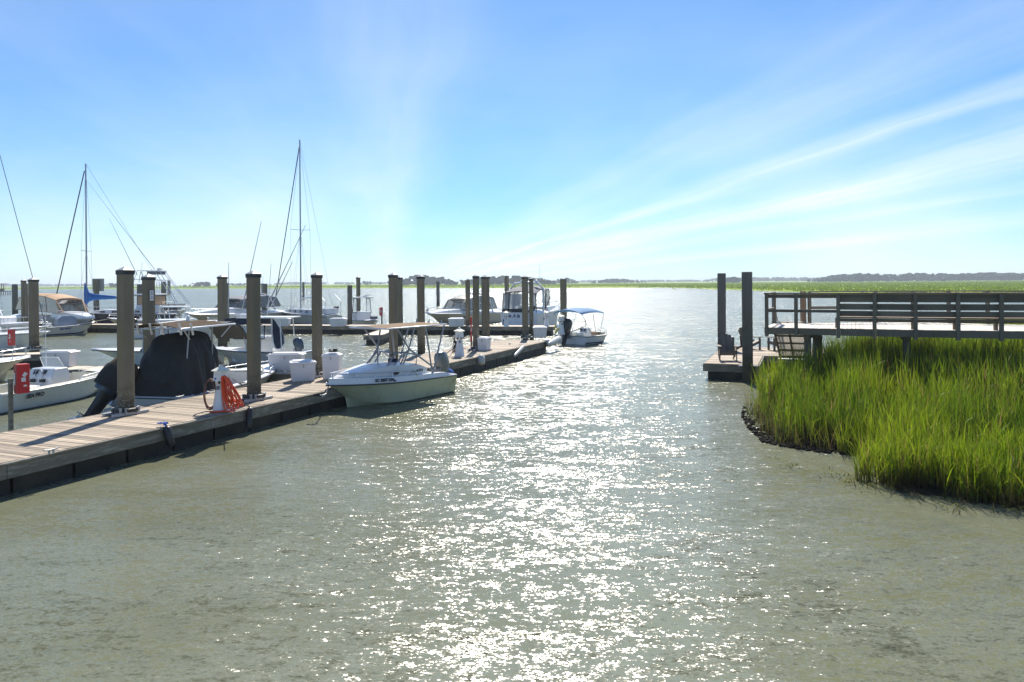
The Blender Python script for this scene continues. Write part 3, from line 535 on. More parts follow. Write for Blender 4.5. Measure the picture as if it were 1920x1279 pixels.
# ------------------------------------------------------------------ piles
def pile(px, w_px, top, base, label, cap=True, zb=DZ, shade='pile', foot=False, barn=False, lab2=None, rot=None, zbase=-1.2, name='mooring_pile'):
    p = at(px, base, zb); D = p.y; ww = w_px * .95 * D / F; th = rot if rot is not None else ddir - R(8)
    view = math.atan2(p.x, p.y); a = abs(math.cos(th - (math.pi / 2 - view))) + abs(math.sin(th - (math.pi / 2 - view))); s = ww / a
    ztop = atD(px, top, D).z
    t = thing(name, label, 'pile', (p.x, p.y, 0), th, 'square mooring piles'); t.rotation_euler = (random.uniform(-.006, .006), random.uniform(-.006, .006), th)
    ch = s * .06; h = s / 2; pl = [(-h + ch, -h), (h - ch, -h), (h, -h + ch), (h, h - ch), (h - ch, h), (-h + ch, h), (-h, h - ch), (-h, -h + ch)]
    zw = -.02
    MB().prism(pl, 'z', zw, ztop).build('shaft', shade, t)
    MB().prism([(x * 1.004, y * 1.004) for x, y in pl], 'z', zbase, zw + (.0 if not foot else .002)).build('stained_foot', 'wet', t)
    if cap:
        MB().box((0, 0, ztop + .03), (s * 1.07, s * 1.07, .11)).build('cap_band', 'capband', t)
        k = s * .53; MB().add([(-k, -k, ztop + .088), (k, -k, ztop + .088), (k, k, ztop + .088), (-k, k, ztop + .088), (0, 0, ztop + .088 + s * .36)], [(0, 3, 2, 1), (0, 1, 4), (1, 2, 4), (2, 3, 4), (3, 0, 4)]).build('pyramid_cap', 'cap', t)
    if barn:
        mb = MB()
        for i in range(260):
            f = random.randrange(4); uu = random.uniform(-h, h); z = zb + abs(random.gauss(0, .28)); r_ = random.uniform(.008, .022)
            q = [(uu, -h), (h, uu), (uu, h), (-h, uu)][f]; mb.ell((q[0], q[1], z), (r_, r_, r_), 5, 3)
        o = mb.build('barnacles', 'barn', t); o['kind'] = 'stuff'
        g = s / 2 + .05      # steel guide collar with rollers around the foot
        o = MB(); [o.beam(a_, b_, .09, .07) for a_, b_ in (((-g - .28, -g, zb + .04), (g + .28, -g, zb + .04)), ((-g - .28, g, zb + .04), (g + .28, g, zb + .04)), ((-g, -g, zb + .04), (-g, g, zb + .04)), ((g, -g, zb + .04), (g, g, zb + .04)))]
        o.build('guide_collar', 'galv', t)
        for a_, b_ in (((-g * .75, -g - .05), (g * .75, -g - .05)), ((g + .05, -g * .75), (g + .05, g * .75)), ((-g - .05, -g * .75), (-g - .05, g * .75))):
            MB().tube([(*a_, zb + .13), (*b_, zb + .13)], .055, 8).build('guide_roller', 'black', t, smooth=50)
            MB().box((a_[0], a_[1], zb + .12), (.06, .06, .16)).build('roller_bracket', 'galv', t)
            MB().box((b_[0], b_[1], zb + .12), (.06, .06, .16)).build('roller_bracket', 'galv', t)
    return t
pile(236, 32, 513, 777, 'nearest tall square pile standing on the dock planks at left', foot=True, barn=True)
pile(476.5, 28, 519, 750, 'tall square pile just right of the orange hose pedestal', foot=True, barn=True)
pile(595, 21.5, 520, 706, 'square pile behind the white dock box and bow of the green cuddy boat', foot=True, barn=True)
pile(738, 18.5, 519.5, 681, 'square pile seen through the frame of the cuddy boat top', foot=True)
pile(751, 11, 523, 628, 'thin pile tucked behind the pile seen through the cuddy boat frame')
pile(790, 16, 522, 662, 'square pile at the engine of the green cuddy boat', foot=True)
pile(892.5, 13.2, 521, 656.5, 'square pile between a power pedestal and a white dock box', foot=True, barn=True)
pile(911, 16.5, 522, 640, 'broad pile just behind the white dock box mid dock', foot=True)
pile(985.5, 13, 522, 634, 'square pile left of the small white box near the dock end', foot=True, barn=True)
pile(996.5, 8.8, 525, 620, 'slimmer pile directly behind the pile near the dock end', foot=True)
pile(1057, 13.6, 523.5, 609, 'flat topped pile behind the sky blue bimini top', cap=False, foot=True)
pile(877.5, 9.8, 525, 610, 'thin flat topped pile at the far dock left of the red strip', cap=False, foot=True)
pile(950.5, 9, 519.5, 596, 'capped pile behind the stern of the big cabin cruiser')
pile(821.5, 6.8, 528, 574, 'thin dark pile standing behind the bow of the cream cruiser', cap=False, zb=0, shade='piled')
pile(656, 10.2, 535, 608, 'short dark pile left of the little white pilothouse boat', cap=False, foot=True, shade='piled')
pile(672.4, 8.6, 522, 592, 'pale capped pile behind the little white pilothouse boat')
pile(496, 12, 532, 589, 'dark flat pile right behind the tall pile by the hose pedestal', cap=False, shade='piled')
pile(569, 4.5, 529, 562, 'very thin dark pile behind the tall mast', cap=False, shade='piled', zb=0)
pile(417.5, 19, 522, 668, 'capped pile in front of the grey canvas cruiser foredeck', zb=0)
pile(428.5, 4.6, 530.5, 640, 'edge of a yellow stained pile behind the capped pile', cap=False, zb=0)
SP = pile(280, 24.5, 524, 711, 'tall pile with white notice behind the black boat cover', foot=True, barn=True)
pile(262.5, 11.5, 533, 587, 'grey flat pile left of the pile with the white notice', cap=False, shade='piled')
pile(307, 10, 528, 578, 'flat pile right of the pile with the white notice', cap=False)
pile(317, 6, 525, 552, 'far dark pile beneath the fishing tower', cap=False, shade='piled', zb=0)
SG = pile(181, 10.6, 524, 577, 'pile carrying a grey square sign seen from behind', cap=False)
pile(64.5, 18.4, 527.5, 656, 'tall capped pile left of the canopy cruiser', foot=True, barn=True)
pile(45, 9.6, 528, 611, 'capped pile just left of the tall far left pile')
pile(50.5, 5.4, 531.5, 613, 'yellow streaked pile squeezed beside the capped pile', cap=False)
pile(28.5, 10.6, 533, 588, 'flat topped pile nearest the left picture edge', cap=False, shade='piled')
# notice and sign
nb = MB().box((0, 0, 0), (.135, .01, .36)).build('paper_notice', 'sidingw', SP)
nb.location = (.0, -.178, 3.62); nb.rotation_euler = (0, 0, 0)
for i, zz_ in enumerate((3.73, 3.66, 3.57, 3.52)):
    MB().box((0, -.1845, zz_), (.08 if i else .05, .004, .02 if i else .035)).build('printed_line', 'textb', SP)
sg = thing('grey_sign', 'grey square river sign seen from its back on a pile', 'sign', (SG.location.x, SG.location.y, 0), 0)
D_ = SG.location.y; za = atD(181, 522.5, D_).z; zb_ = atD(181, 546, D_).z; wd = 22 * D_ / F
MB().box((.05, .42, (za + zb_) / 2), (wd, .04, za - zb_), ).build('sign_panel', mat('grey_sign_back', (.38, .37, .38), .6, noise=.1), sg, bevel=.01)
for f_ in (.22, .8): MB().box((.05, .385, zb_ + (za - zb_) * f_), (wd * .96, .03, .06)).build('sign_brace', 'galv', sg)
# ------------------------------------------------------------------ dock furniture
def dockbox(px0, px1, top, base, label, rz=0, depth=.6, chamfer=True, zb=DZ, dark=False, grp='white dock boxes'):
    p = at((px0 + px1) / 2, base, zb); D = p.y; w_ = (px1 - px0) * D / F; h_ = (base - top) * D / F; c = abs(math.cos(rz)); s_ = abs(math.sin(rz))
    w_ = max(.5, (w_ - depth * s_) / max(c, .3)) if s_ > .05 else w_
    t = thing('dock_box', label, 'storage box', (p.x, p.y + depth / 2, zb), rz, grp)
    b = MB(); hh = h_ - .10; bx = lambda z, k: [(-w_ / 2 * k, -depth / 2 * k, z), (w_ / 2 * k, -depth / 2 * k, z), (w_ / 2 * k, depth / 2 * k, z), (-w_ / 2 * k, depth / 2 * k, z)]
    b.loft([bx(.0, .86), bx(.04, .88), bx(hh, .96)], True, True); b.build('box_body', 'box', t, bevel=.012)
    l = MB(); l.loft([bx(hh, 1.02), bx(hh + .05, 1.04), bx(hh + .075, .98), bx(hh + .08, .84), bx(hh + .115, .78)], True, True); l.build('lid', 'box', t, bevel=.006)
    MB().box((w_ * .0, -depth / 2 * .97 - .012, hh - .06), (.035, .02, .11)).build('latch', 'galv', t)
    for xx in (-.3, .3): MB().box((xx * w_, depth / 2 * 1.0, hh + .02), (.08, .03, .05)).build('hinge', 'galv', t)
    return t
dockbox(534, 591, 678, 716, 'white dock box in front of the third pile beside the cuddy bow', ddir - R(20) - math.pi / 2 + R(62), .7)
dockbox(501, 566, 663, 697, 'wide grey white dock box behind the nearer white box', 0, .6)
dockbox(514, 541, 597, 612, 'small dock box on the far dock left of the tall mast boat', 0, .8)
dockbox(617, 647, 597, 612.5, 'dock box on the far dock under the sailboat stern', 0, .8)
dockbox(840, 870, 597, 613, 'dock box on the far dock in front of the cream cruiser', 0, .9)
dockbox(897, 918, 633, 658, 'white dock box right of the mid dock pile', ddir - math.pi / 2, .6)
dockbox(1000, 1026, 613, 634, 'white dock box beside the pile near the dock end', 0, .7)
dockbox(76, 132, 659, 689, 'large white dock box on the far left finger dock', 0, .7)
st = dockbox(603, 637, 664, 712, 'tall cream fish cleaning station right of the third pile', 0, .45, grp=None)
b = MB(); b.box((.05, -.02, .98), (.26, .22, .05)); b.box((.12, -.06, 1.03), (.14, .08, .06)); b.box((-.08, .02, 1.02), (.1, .06, .04)); b.build('fish_cutting_tools', 'black', st)
def pedestal(px, top, base, label, rz=0, first=[None]):
    p = at(px, base, DZ); D = p.y; h_ = (base - top) * D / F
    k = h_ / 1.22
    if first[0] is None:
        t = thing('power_pedestal', label, 'power pedestal', (p.x, p.y, DZ), rz, 'lighthouse shaped power pedestals'); first[0] = t
        MB().lathe([(.225, 0), (.215, .02), (.13, .60), (.125, .72)], n=8, sq=True).build('tapered_base', 'whitep', t, smooth=20)
        MB().lathe([(.13, .70), (.185, .76), (.19, .80), (.165, 1.05)], n=8, sq=True).build('socket_head', 'whitep', t, smooth=20)
        MB().lathe([(.235, 1.045), (.24, 1.065), (.05, 1.16), (.045, 1.2), (.01, 1.22)], n=8, sq=True).build('roof', M_roof, t, smooth=20)
        for a in (-.5, -1.4, -2.2): MB().tube([(math.cos(a) * .165, math.sin(a) * .165, .78), (math.cos(a) * .215, math.sin(a) * .215, .755)], .032, 8).build('socket', 'black', t)
        MB().box((-.03, -.163, .93), (.11, .006, .10), rz=0).build('instruction_label', 'sidingw', t)
        MB().tube([(-.075, -.172, .86), (-.075, -.180, .86)], .026, 12).build('round_badge', 'blue', t)
        MB().box((-.02, -.165, .62), (.055, .05, .09)).build('grey_label', 'greycanvas', t)
        MB().tube([(.15, -.1, .32), (.24, -.13, .32), (.25, -.135, .29)], .016, 6).build('water_tap', 'galv', t)
    else: t = copy_thing(first[0], (p.x, p.y, DZ), rz, label)
    t.scale = (k, k, k); return t
M_roof = mat('cream_pedestal_roof', (.72, .69, .58), .45, noise=.05)
PD = pedestal(414.5, 683, 770, 'lighthouse pedestal hung with brown and orange hoses')
pedestal(861.5, 613.5, 668, 'lighthouse pedestal draped with black cables mid dock', .3)
pedestal(949, 582, 613, 'lighthouse pedestal in front of the cruiser transom, left one', .1)
pedestal(1024.5, 582, 611, 'lighthouse pedestal in front of the cruiser side, right one', .2)
pedestal(1052.5, 588, 627, 'spotted lighthouse pedestal behind the bimini boat engine', .5)
# hoses on the near pedestal
def coil(cx, cy, cz, rx, rz_, turns, r, sp, yaw):
    pts = []
    for i in range(int(turns * 22)):
        a = i / 22 * 2 * math.pi; k = 1 + .05 * math.sin(i * 1.7); x = rx * k * math.sin(a); z = rz_ * math.cos(a) - .03 * math.sin(i * .6); y = sp * (i / 22 - turns / 2) + .012 * math.sin(i)
        xx = x * math.cos(yaw) - y * math.sin(yaw); yy = x * math.sin(yaw) + y * math.cos(yaw); pts.append((cx + xx, cy + yy, cz + z))
    return pts
px_, py_ = PD.location.x, PD.location.y
S_ = PD.scale[0]
t = tag(MB().tube(coil(px_ - .27 * S_, py_ - .02, DZ + .44, .15, .38, 10, .014, .016, .25), .0145, 6).build('brown_hose', 'brownh', smooth=80), 'coiled brown hose hanging on the left of the white pedestal', 'hose')
hb = MB()
for k_, (sx_, rot_, len_) in enumerate(((.14, .08, .45), (.17, .18, .41), (.19, .27, .44), (.22, .38, .37), (.16, .14, .36), (.24, .47, .42), (.2, .32, .33), (.26, .56, .36), (.28, .60, .40), (.22, .44, .31), (.15, .22, .45), (.18, .34, .29), (.21, .24, .39))):
    pts = []
    for i in range(27):
        a = i / 26 * 2 * math.pi; wv = .075 + .022 * ((k_ * 5) % 4); z = len_ * math.cos(a); x = wv * math.sin(a)
        xx = x * math.cos(rot_) - z * math.sin(rot_) * .75; pts.append((px_ + sx_ * S_ + .04 + xx * 1.0 + .030 * k_ * (1 - math.cos(a)) * .28, py_ - .20 + .011 * k_ + .01 * math.sin(a * 3), DZ + .50 + z * math.cos(rot_ * .6)))
    hb.tube(pts, .0150, 6)
hb.tube([(px_ + .34, py_ - .24, DZ + .12), (px_ + .12, py_ - .38, DZ + .03), (px_ - .16, py_ - .34, DZ + .025), (px_ - .02, py_ - .30, DZ + .035), (px_ + .30, py_ - .30, DZ + .03), (px_ + .46, py_ - .22, DZ + .03)], .0185, 6)
hb.tube([(px_ + .08, py_ - .2, DZ + .86), (px_ + .12, py_ - .22, DZ + .93), (px_ + .22, py_ - .2, DZ + .88)], .0175, 6)
tag(hb.build('orange_hose', 'orange', smooth=80), 'bright orange hose heaped on the right of the white pedestal', 'hose')
def cabl(px, base, label, col='black'):
    p = at(px, base, DZ); mb = MB()
    for k_ in range(5): mb.tube([(p.x - .18 - .03 * k_, p.y - .1, DZ + .85), (p.x - .26 + .05 * k_, p.y - .2, DZ + .55), (p.x - .30 + .04 * k_, p.y - .22, DZ + .12), (p.x - .16 + .03 * k_, p.y - .2, DZ + .5), (p.x - .04, p.y - .15, DZ + .92)], .018, 5)
    mb.tube([(p.x + .1, p.y - .2, DZ + 1.0), (p.x - .25, p.y - .35, DZ + .35), (p.x - .75, p.y - .7, DZ + .02), (p.x - 1.05, p.y - .95, DZ - .1)], .02, 5)
    mb.tube([(p.x - .2, p.y - .3, DZ + .3), (p.x - .35, p.y - .75, DZ + .08), (p.x - .5, p.y - 1.3, DZ - .0)], .02, 5)
    tag(mb.build('black_cable', col, smooth=80), label, 'cable')
cabl(861, 667, 'black shore power cable hanging on the mid dock pedestal')
p = at(1052, 627, DZ); mb = MB()
for k_ in range(4): mb.tube([(p.x - .3 - .03 * k_, p.y - .1, DZ + .7), (p.x - .45 + .06 * k_, p.y - .15, DZ + .4), (p.x - .38, p.y - .2, DZ + .05), (p.x - .25 + .05 * k_, p.y - .1, DZ + .4)], .02, 5)
tag(mb.build('yellow_hose', 'yellow', smooth=80), 'yellow hose loop beside the pedestal at the dock end', 'hose')
# fire extinguisher boxes
def firebox(px, pw_, top, bot, base, label, rz, mt='red', zb=DZ, ht=None, dx=0):
    p = at(px, base, zb); D = p.y; w_ = pw_ * D / F; ht = (bot - top) * D / F; zc = atD(px, (top + bot) / 2, D).z
    t = thing('extinguisher_box', label, 'fire extinguisher box', (p.x, p.y, 0), rz, 'red extinguisher boxes')
    MB().box((0, 0, zc / 2 - .1), (.09, .09, zc + .2)).build('post', 'fascia' if mt == 'red' else 'fender', t)
    MB().box((dx, -.13, zc), (w_ * .62, .2, ht)).build('cabinet', 'redd', t, bevel=.015)
    MB().box((dx, -.245, zc), (w_ * .64, .03, ht * 1.0)).build('door', 'red', t, bevel=.012)
    MB().box((dx + w_ * .06, -.263, zc + ht * .14), (w_ * .18, .006, ht * .15), rot=Euler((0, .6, 0))).build('sticker', 'sidingw', t)
    MB().box((dx, -.263, zc - ht * .03), (w_ * .22, .006, ht * .14)).build('sticker', 'sidingw', t)
    MB().box((dx + w_ * .08, -.263, zc - ht * .24), (w_ * .16, .006, ht * .06)).build('sticker', 'sidingw', t)
    MB().box((dx - w_ * .335, -.13, zc), (.006, .07, ht * .4)).build('sticker', 'sidingw', t)
    MB().box((dx + w_ * .28, -.275, zc), (.02, .03, .12)).build('handle', 'galv', t)
firebox(20.5, 34, 683, 738, 812, 'big red extinguisher box on a grey post at the left edge', .95, zb=.2, dx=.20)
firebox(27, 15, 617, 647, 661, 'red box on a lilac post in front of the left sailboat hull', -.3, 'redd')
firebox(151.5, 6.5, 575, 591, 604, 'tiny red box on a post before the navy hull', -.2, 'redd')
firebox(716, 8, 576, 592, 612, 'small red box beside the little pilothouse boat', -.2)
firebox(884, 5, 594, 640, 655, 'narrow red strip box peeking out left of the mid dock pile', 0)
# cleats, fenders, mooring lines
CL = None
def cleat(px, py, label, z=DZ):
    global CL
    p = at(px, py, z)
    if CL is None:
        CL = thing('dock_cleat', label, 'cleat', (p.x, p.y, z), ddir, 'dock cleats')
        MB().tube([(-.15, 0, .085), (-.07, 0, .07), (.07, 0, .07), (.15, 0, .085)], .016, 8).build('horn', 'galv', CL, smooth=60)
        for x in (-.045, .045): MB().tube([(x, 0, 0), (x, 0, .07)], .02, 8).build('foot', 'galv', CL, smooth=60)
    else: copy_thing(CL, (p.x, p.y, z), ddir, label)
cleat(96, 850, 'bare cleat on the dock edge nearest the camera')
cleat(337, 748, 'cleat on the back edge beside the black covered boat')
cleat(606, 745, 'cleat tied with the bow line of the cuddy boat')
cleat(806, 693, 'cleat at the stern of the cuddy boat')
cleat(921, 657, 'small cleat right of the mid dock box')
cleat(956, 646, 'small cleat above the thin hanging fender')
def fender(px, py, px2, py2, r_, m_, label, rope='roped', z0=DZ, top=None):
    a = at(px, py, z0); a = P0 + u1 * (a - P0).dot(u1); o_ = -n1; off = a + o_ * (r_ + .07); dr = ray(px2, py2); c0 = Vector((0, 0, H)); k_ = (off - c0).dot(o_) / dr.dot(o_); b = c0 + dr * k_; a = a + o_ * (r_ * .7); a.z += r_ * .3
    t = thing('fender', label, 'fender', (a.x, a.y, a.z), 0, 'fenders along the dock edge'); v = Vector(b) - a; L = v.length; d = v.normalized()
    s_ = [(0, .35), (.05, .75), (.12, 1), (.5, 1.02), (.86, 1), (.95, .7), (1, .3)]; u_ = d.cross(Vector((0, 1, 0))).normalized(); w2 = d.cross(u_)
    MB().loft([[d * (L * k) + (u_ * math.cos(j * math.pi / 6) + w2 * math.sin(j * math.pi / 6)) * r_ * q for j in range(12)] for k, q in s_], True, True).build('fender_body', m_, t, smooth=70)
    MB().tube([(0, 0, 0), n1 * .1 + Vector((0, 0, .06)), n1 * .28 + Vector((0, 0, .05))], .018, 6).build('lanyard', rope, t)
    return t
f1 = fender(298, 800, 322, 838, .095, 'blackfender', 'black fender with blue knot hanging off the near dock edge', 'blue')
mb = MB()
for i in range(14): a = random.uniform(0, 6.28); mb.tube([(0, 0, .03), (-.07 + .07 * math.cos(a), .05 + .05 * math.sin(a), .08), (-.12 + .12 * math.cos(a), .1 + .08 * math.sin(a), .05)], .012, 5)
mb.build('blue_knot', 'blue', f1)
fender(447, 764, 466, 804, .085, 'blackfender', 'black fender below the orange hose')
fender(884, 668, 903, 684, .17, 'fender', 'fat grey fender below the mid dock pile', 'rope')
fender(957, 649, 964, 668, .085, 'fender', 'thin white fender hanging mid dock', 'rope')
fender(1016, 634, 1027, 647, .17, 'fender', 'grey fender wedged by the stern of the bimini boat', 'rope')
fender(1031, 641, 1043, 645, .13, 'fender', 'small cream fender against the bimini boat transom', 'rope')
fender(845, 688, 850, 700, .11, 'blue', 'round blue buoy fender behind the cuddy stern', 'roped')
def line(pts, r_, m_, label, name='mooring_line'):
    tag(MB().tube(pts, r_, 5).build(name, m_, smooth=80), label, 'rope')
c_ = at(606, 745, DZ); tip = at(618, 716, .85)
line([c_ + Vector((0, 0, .07)), c_.lerp(tip, .35) + Vector((0, 0, -.08)), c_.lerp(tip, .75) + Vector((0, 0, -.06)), tip], .016, 'roped', 'dark bow line from the cleat to the cuddy boat')
mb = MB()
for i in range(16): a = i * .8; mb.tube([c_ + Vector((-.18 + .09 * math.cos(a), -.02 + .07 * math.sin(a), .02 + .005 * i)), c_ + Vector((-.1 + .1 * math.cos(a + 1), .07 * math.sin(a + 1), .03 + .006 * i))], .014, 5)
tag(mb.build('mooring_line', 'roped'), 'small heap of dark line at the bow cleat', 'rope')
p = at(512, 683, .75); q = at(536, 697, DZ + .1)
line([p, p.lerp(q, .5) + Vector((0, 0, -.05)), q], .013, 'rope', 'white bow line of the black covered boat')
p = at(435, 709, .9); q = at(462, 725, DZ + .7)
line([p, p.lerp(q, .5) + Vector((0, 0, -.04)), q], .014, 'roped', 'dark spring line from the covered boat to the second pile')
p = at(168, 596, 1.3); q = at(182, 605, DZ)
line([p, p.lerp(q, .5), q], .03, 'rope', 'white stern line of the navy hulled sailboat')
p = at(205, 598, 1.0); q = at(170, 604, DZ + .1)
line([p, p.lerp(q, .5), q], .025, 'rope', 'white line drooping along the navy hull')
p = at(523, 588, 1.2); q = at(556, 606, DZ)
line([p, p.lerp(q, .5) + Vector((0, 0, -.1)), q], .025, 'roped', 'dark bow line of the tall masted sailboat')
# ------------------------------------------------------------------ right side: pier
ZP = 2.45
NE = [at(1431, 613.8, ZP), at(1716, 619.1, ZP), at(1896, 621.4, ZP), at(2250, 624, ZP)]
FE = [at(1452, 606.2, ZP), at(1715, 604.5, ZP), at(1900, 609, ZP), at(2200, 614, ZP)]
def pl(pts, t):
    ls = [(pts[i + 1] - pts[i]).length for i in range(len(pts) - 1)]; s_ = t * sum(ls)
    for i, l in enumerate(ls):
        if s_ <= l or i == len(ls) - 1: return pts[i].lerp(pts[i + 1], s_ / l)
        s_ -= l
PIER = thing('boardwalk_pier', 'dark timber boardwalk pier with benches and railings above the marsh', 'pier', (NE[0].x, NE[0].y, 0))
O_ = Vector((NE[0].x, NE[0].y, 0))
def loc(v): return Vector(v) - O_
def pf(px, pts):     # fraction along the edge whose projection is px
    lo, hi = 0, 1
    for _ in range(40):
        md = (lo + hi) / 2; p = pl(pts, md); d = p - Vector((0, 0, H)); x = 960 + F * d.dot(RV) / d.y
        if x < px: lo = md
        else: hi = md
    return (lo + hi) / 2
npk = 92
for i in range(npk):
    a = pl(NE, (i + .04) / npk); b = pl(NE, (i + .95) / npk); c = pl(FE, (i + .95) / npk); d = pl(FE, (i + .04) / npk); zt = Vector((0, 0, -.04)); jz = Vector((0, 0, random.uniform(-.003, .003)))
    vs = [loc(v) + jz for v in (a, b, c, d)]
    MB().add(vs + [v + zt for v in vs], [(0, 1, 2, 3), (7, 6, 5, 4), (0, 4, 5, 1), (1, 5, 6, 2), (2, 6, 7, 3), (3, 7, 4, 0)]).build('plank', 'pierplank', PIER)
posts = [1438, 1493, 1572, 1640, 1716.5, 1796, 1877, 1962, 2050]
up = Vector((0, 0, 1))
def outn(pts, t, s_=1):
    d = (pl(pts, min(1, t + .01)) - pl(pts, max(0, t - .01))).normalized(); return Vector((d.y, -d.x, 0)) * s_
NP = []
for px in posts:
    t_ = pf(px, NE); p = pl(NE, t_) + outn(NE, t_) * .045; NP.append((t_, p))
    MB().box(loc(p) + Vector((0, 0, .42)), (.11, .11, 1.42), rz=ang(outn(NE, t_)) + math.pi / 2).build('post', 'timber', PIER, bevel=.006)
for i in range(len(NP) - 1):
    (ta, a), (tb, b) = NP[i], NP[i + 1]; a = loc(a); b = loc(b); o_ = outn(NE, (ta + tb) / 2); o2 = -o_ * .085; d = (b - a).normalized()
    MB().beam(a + up * -.11 - d * (.07 if i == 0 else -.06), b + up * -.11 - d * .06, .05, .21).build('side_beam', 'timber', PIER)
    MB().beam(a + up * 1.12 - d * (.09 if i == 0 else 0), b + up * 1.12 - d * .003, .16, .04).build('top_rail', 'timber', PIER)
    MB().beam(a + up * 1.03 + o2, b + up * 1.03 + o2, .04, .12).build('rail_board', 'timber', PIER)
    if i < 2: MB().beam(a + up * .55 + o2, b + up * .55 + o2, .04, .09).build('mid_rail', 'timber', PIER)
    else:
        zs = [.93, .70, .485]
        if i == 2: a = a - d * .05
        for z_, hh in zip(zs[:], (.17, .19, .17)): MB().beam(a + up * z_ + o2 * 1.02, b + up * z_ + o2 * 1.02, .035, hh).build('bench_back_board', 'timber', PIER)
        for k_ in range(3): MB().beam(a + up * .36 + o2 * (2.0 + 1.7 * k_), b + up * .36 + o2 * (2.0 + 1.7 * k_), .135, .04).build('bench_seat_board', 'benchseat', PIER)
        MB().beam(a + up * .28 + o2 * 1.4, b + up * .28 + o2 * 1.4, .04, .10).build('bench_apron', 'benchseat', PIER)
    if i >= 2:
        MB().beam(a + up * 0 + o2 * 5, a + up * .34 + o2 * 5, .09, .09).build('bench_leg', 'timber', PIER)
        MB().beam(a + up * .3 + o2 * .8, a + up * .3 + o2 * 5.3, .05, .09).build('bench_bearer', 'timber', PIER)
fp = [1447, 1518, 1642, 1712, 1779, 1852, 1935, 2020]
FP = []
for px in fp:
    t_ = pf(px, FE); p = pl(FE, t_); FP.append((t_, p))
    MB().box(loc(p) + Vector((0, 0, .42)), (.10, .10, 1.42)).build('post', 'timber', PIER)
for i in range(1, len(FP) - 1):
    a = loc(FP[i][1]); b = loc(FP[i + 1][1]); MB().beam(a + up * 1.13, b + up * 1.13, .16, .045).build('top_rail', 'timber', PIER); MB().beam(a + up * 1.02, b + up * 1.02, .04, .13).build('rail_board', 'timber', PIER)
    MB().beam(a + up * .55, b + up * .55, .04, .10).build('mid_rail', 'timber', PIER)
    MB().beam(a + up * -.14, b + up * -.14, .05, .2).build('side_beam', 'timber', PIER)
a = loc(pl(FE, 0)); b = loc(FP[1][1]); MB().beam(a + up * -.14, b + up * -.14, .05, .2).build('side_beam', 'timber', PIER)
a = loc(NP[0][1]); b = loc(FP[0][1]); MB().beam(a + up * -.13, b + up * -.13, .05, .25).build('side_beam', 'timber', PIER)
MB().beam(a + up * 1.12, b + up * 1.12, .14, .04).build('top_rail', 'timber', PIER); MB().beam(a + up * .55, b + up * .55, .04, .09).build('mid_rail', 'timber', PIER)
g_ = FP[1][1]; MB().box(loc(g_) + Vector((-.22, .02, .5)), (.16, .16, 1.3)).build('gate_post', 'benchseat', PIER)
for px, bs, dz_ in ((1512, 682, .7), (1526, 684, 1.1), (1703, 660, 0.7)):
    t_ = pf(px, NE); p = pl(NE, t_).lerp(pl(FE, t_), .15 + .2 * (dz_ > 1)); q = pl(NE, t_).lerp(pl(FE, t_), .85)
    for k_, pt in enumerate((p, q) if px < 1600 and dz_ > 1 else (p,)):
        MB().tube([loc(Vector((pt.x, pt.y, -1.4))), loc(Vector((pt.x, pt.y, 2.15)))], .11, 12).build('support_pile', 'piled', PIER, smooth=50)
    MB().beam(loc(Vector((p.x, p.y, 2.2))) - (q - p).normalized() * .3, loc(Vector((q.x, q.y, 2.2))) + (q - p).normalized() * .3, .2, .26).build('cross_beam', 'timber', PIER)
# ramp down to the float
fe1 = Vector((.93, -.36, 0)).normalized(); fe2 = Vector((.36, .93, 0)).normalized()
A_ = at(1319, 681, DZ); A_.z = 0
ra = pl(FE, pf(1478, FE)) + Vector((0, .05, -.02)); rb = at(1488, 671.5, DZ + .07)
RAMP = thing('gangway_ramp', 'timber gangway ramp sloping from the pier down to the float', 'ramp', (ra.x, ra.y, 0)); RO = Vector((ra.x, ra.y, 0))
rd = (rb - ra).normalized(); rs = Vector((rd.y, -rd.x, 0)).normalized(); rw = .52
for s_ in (-1, 0, 1): MB().beam(ra + rs * rw * s_ - RO, rb + rs * rw * s_ - RO, .06, .13).build('stringer', 'chair', RAMP)
Lr = (rb - ra).length
for i in range(5): p = ra + rd * (Lr * (.08 + .21 * i)) - up * .05; MB().beam(p - rs * rw - RO, p + rs * rw - RO, .05, .08).build('cross_brace', 'fascia', RAMP)
for i in range(38):
    p = ra + rd * (Lr * (i + .5) / 38) + up * .085; MB().beam(p - rs * (rw + .04) - RO, p + rs * (rw + .04) - RO, .135, .028).build('plank', 'pierplank', RAMP)
MB().beam(rb - rs * (rw + .1) + rd * .1 - up * .02 - RO, rb + rs * (rw + .1) + rd * .1 - up * .02 - RO, .3, .03).build('toe_plate', 'galv', RAMP)
hr = -rs * (rw + .0)
for s_ in (-1,):
    a = ra + rs * rw * s_; b = rb + rs * rw * s_
    MB().beam(a + up * 1.02 - RO, b + up * .95 - RO, .05, .07).build('handrail', 'alud', RAMP); MB().beam(a + up * .55 - RO, b + up * .5 - RO, .035, .05).build('handrail', 'alud', RAMP)
    for i in range(9): p = a.lerp(b, i / 8); MB().beam(p - RO, p + up * 1.0 - RO, .04, .04).build('baluster', 'alud', RAMP)
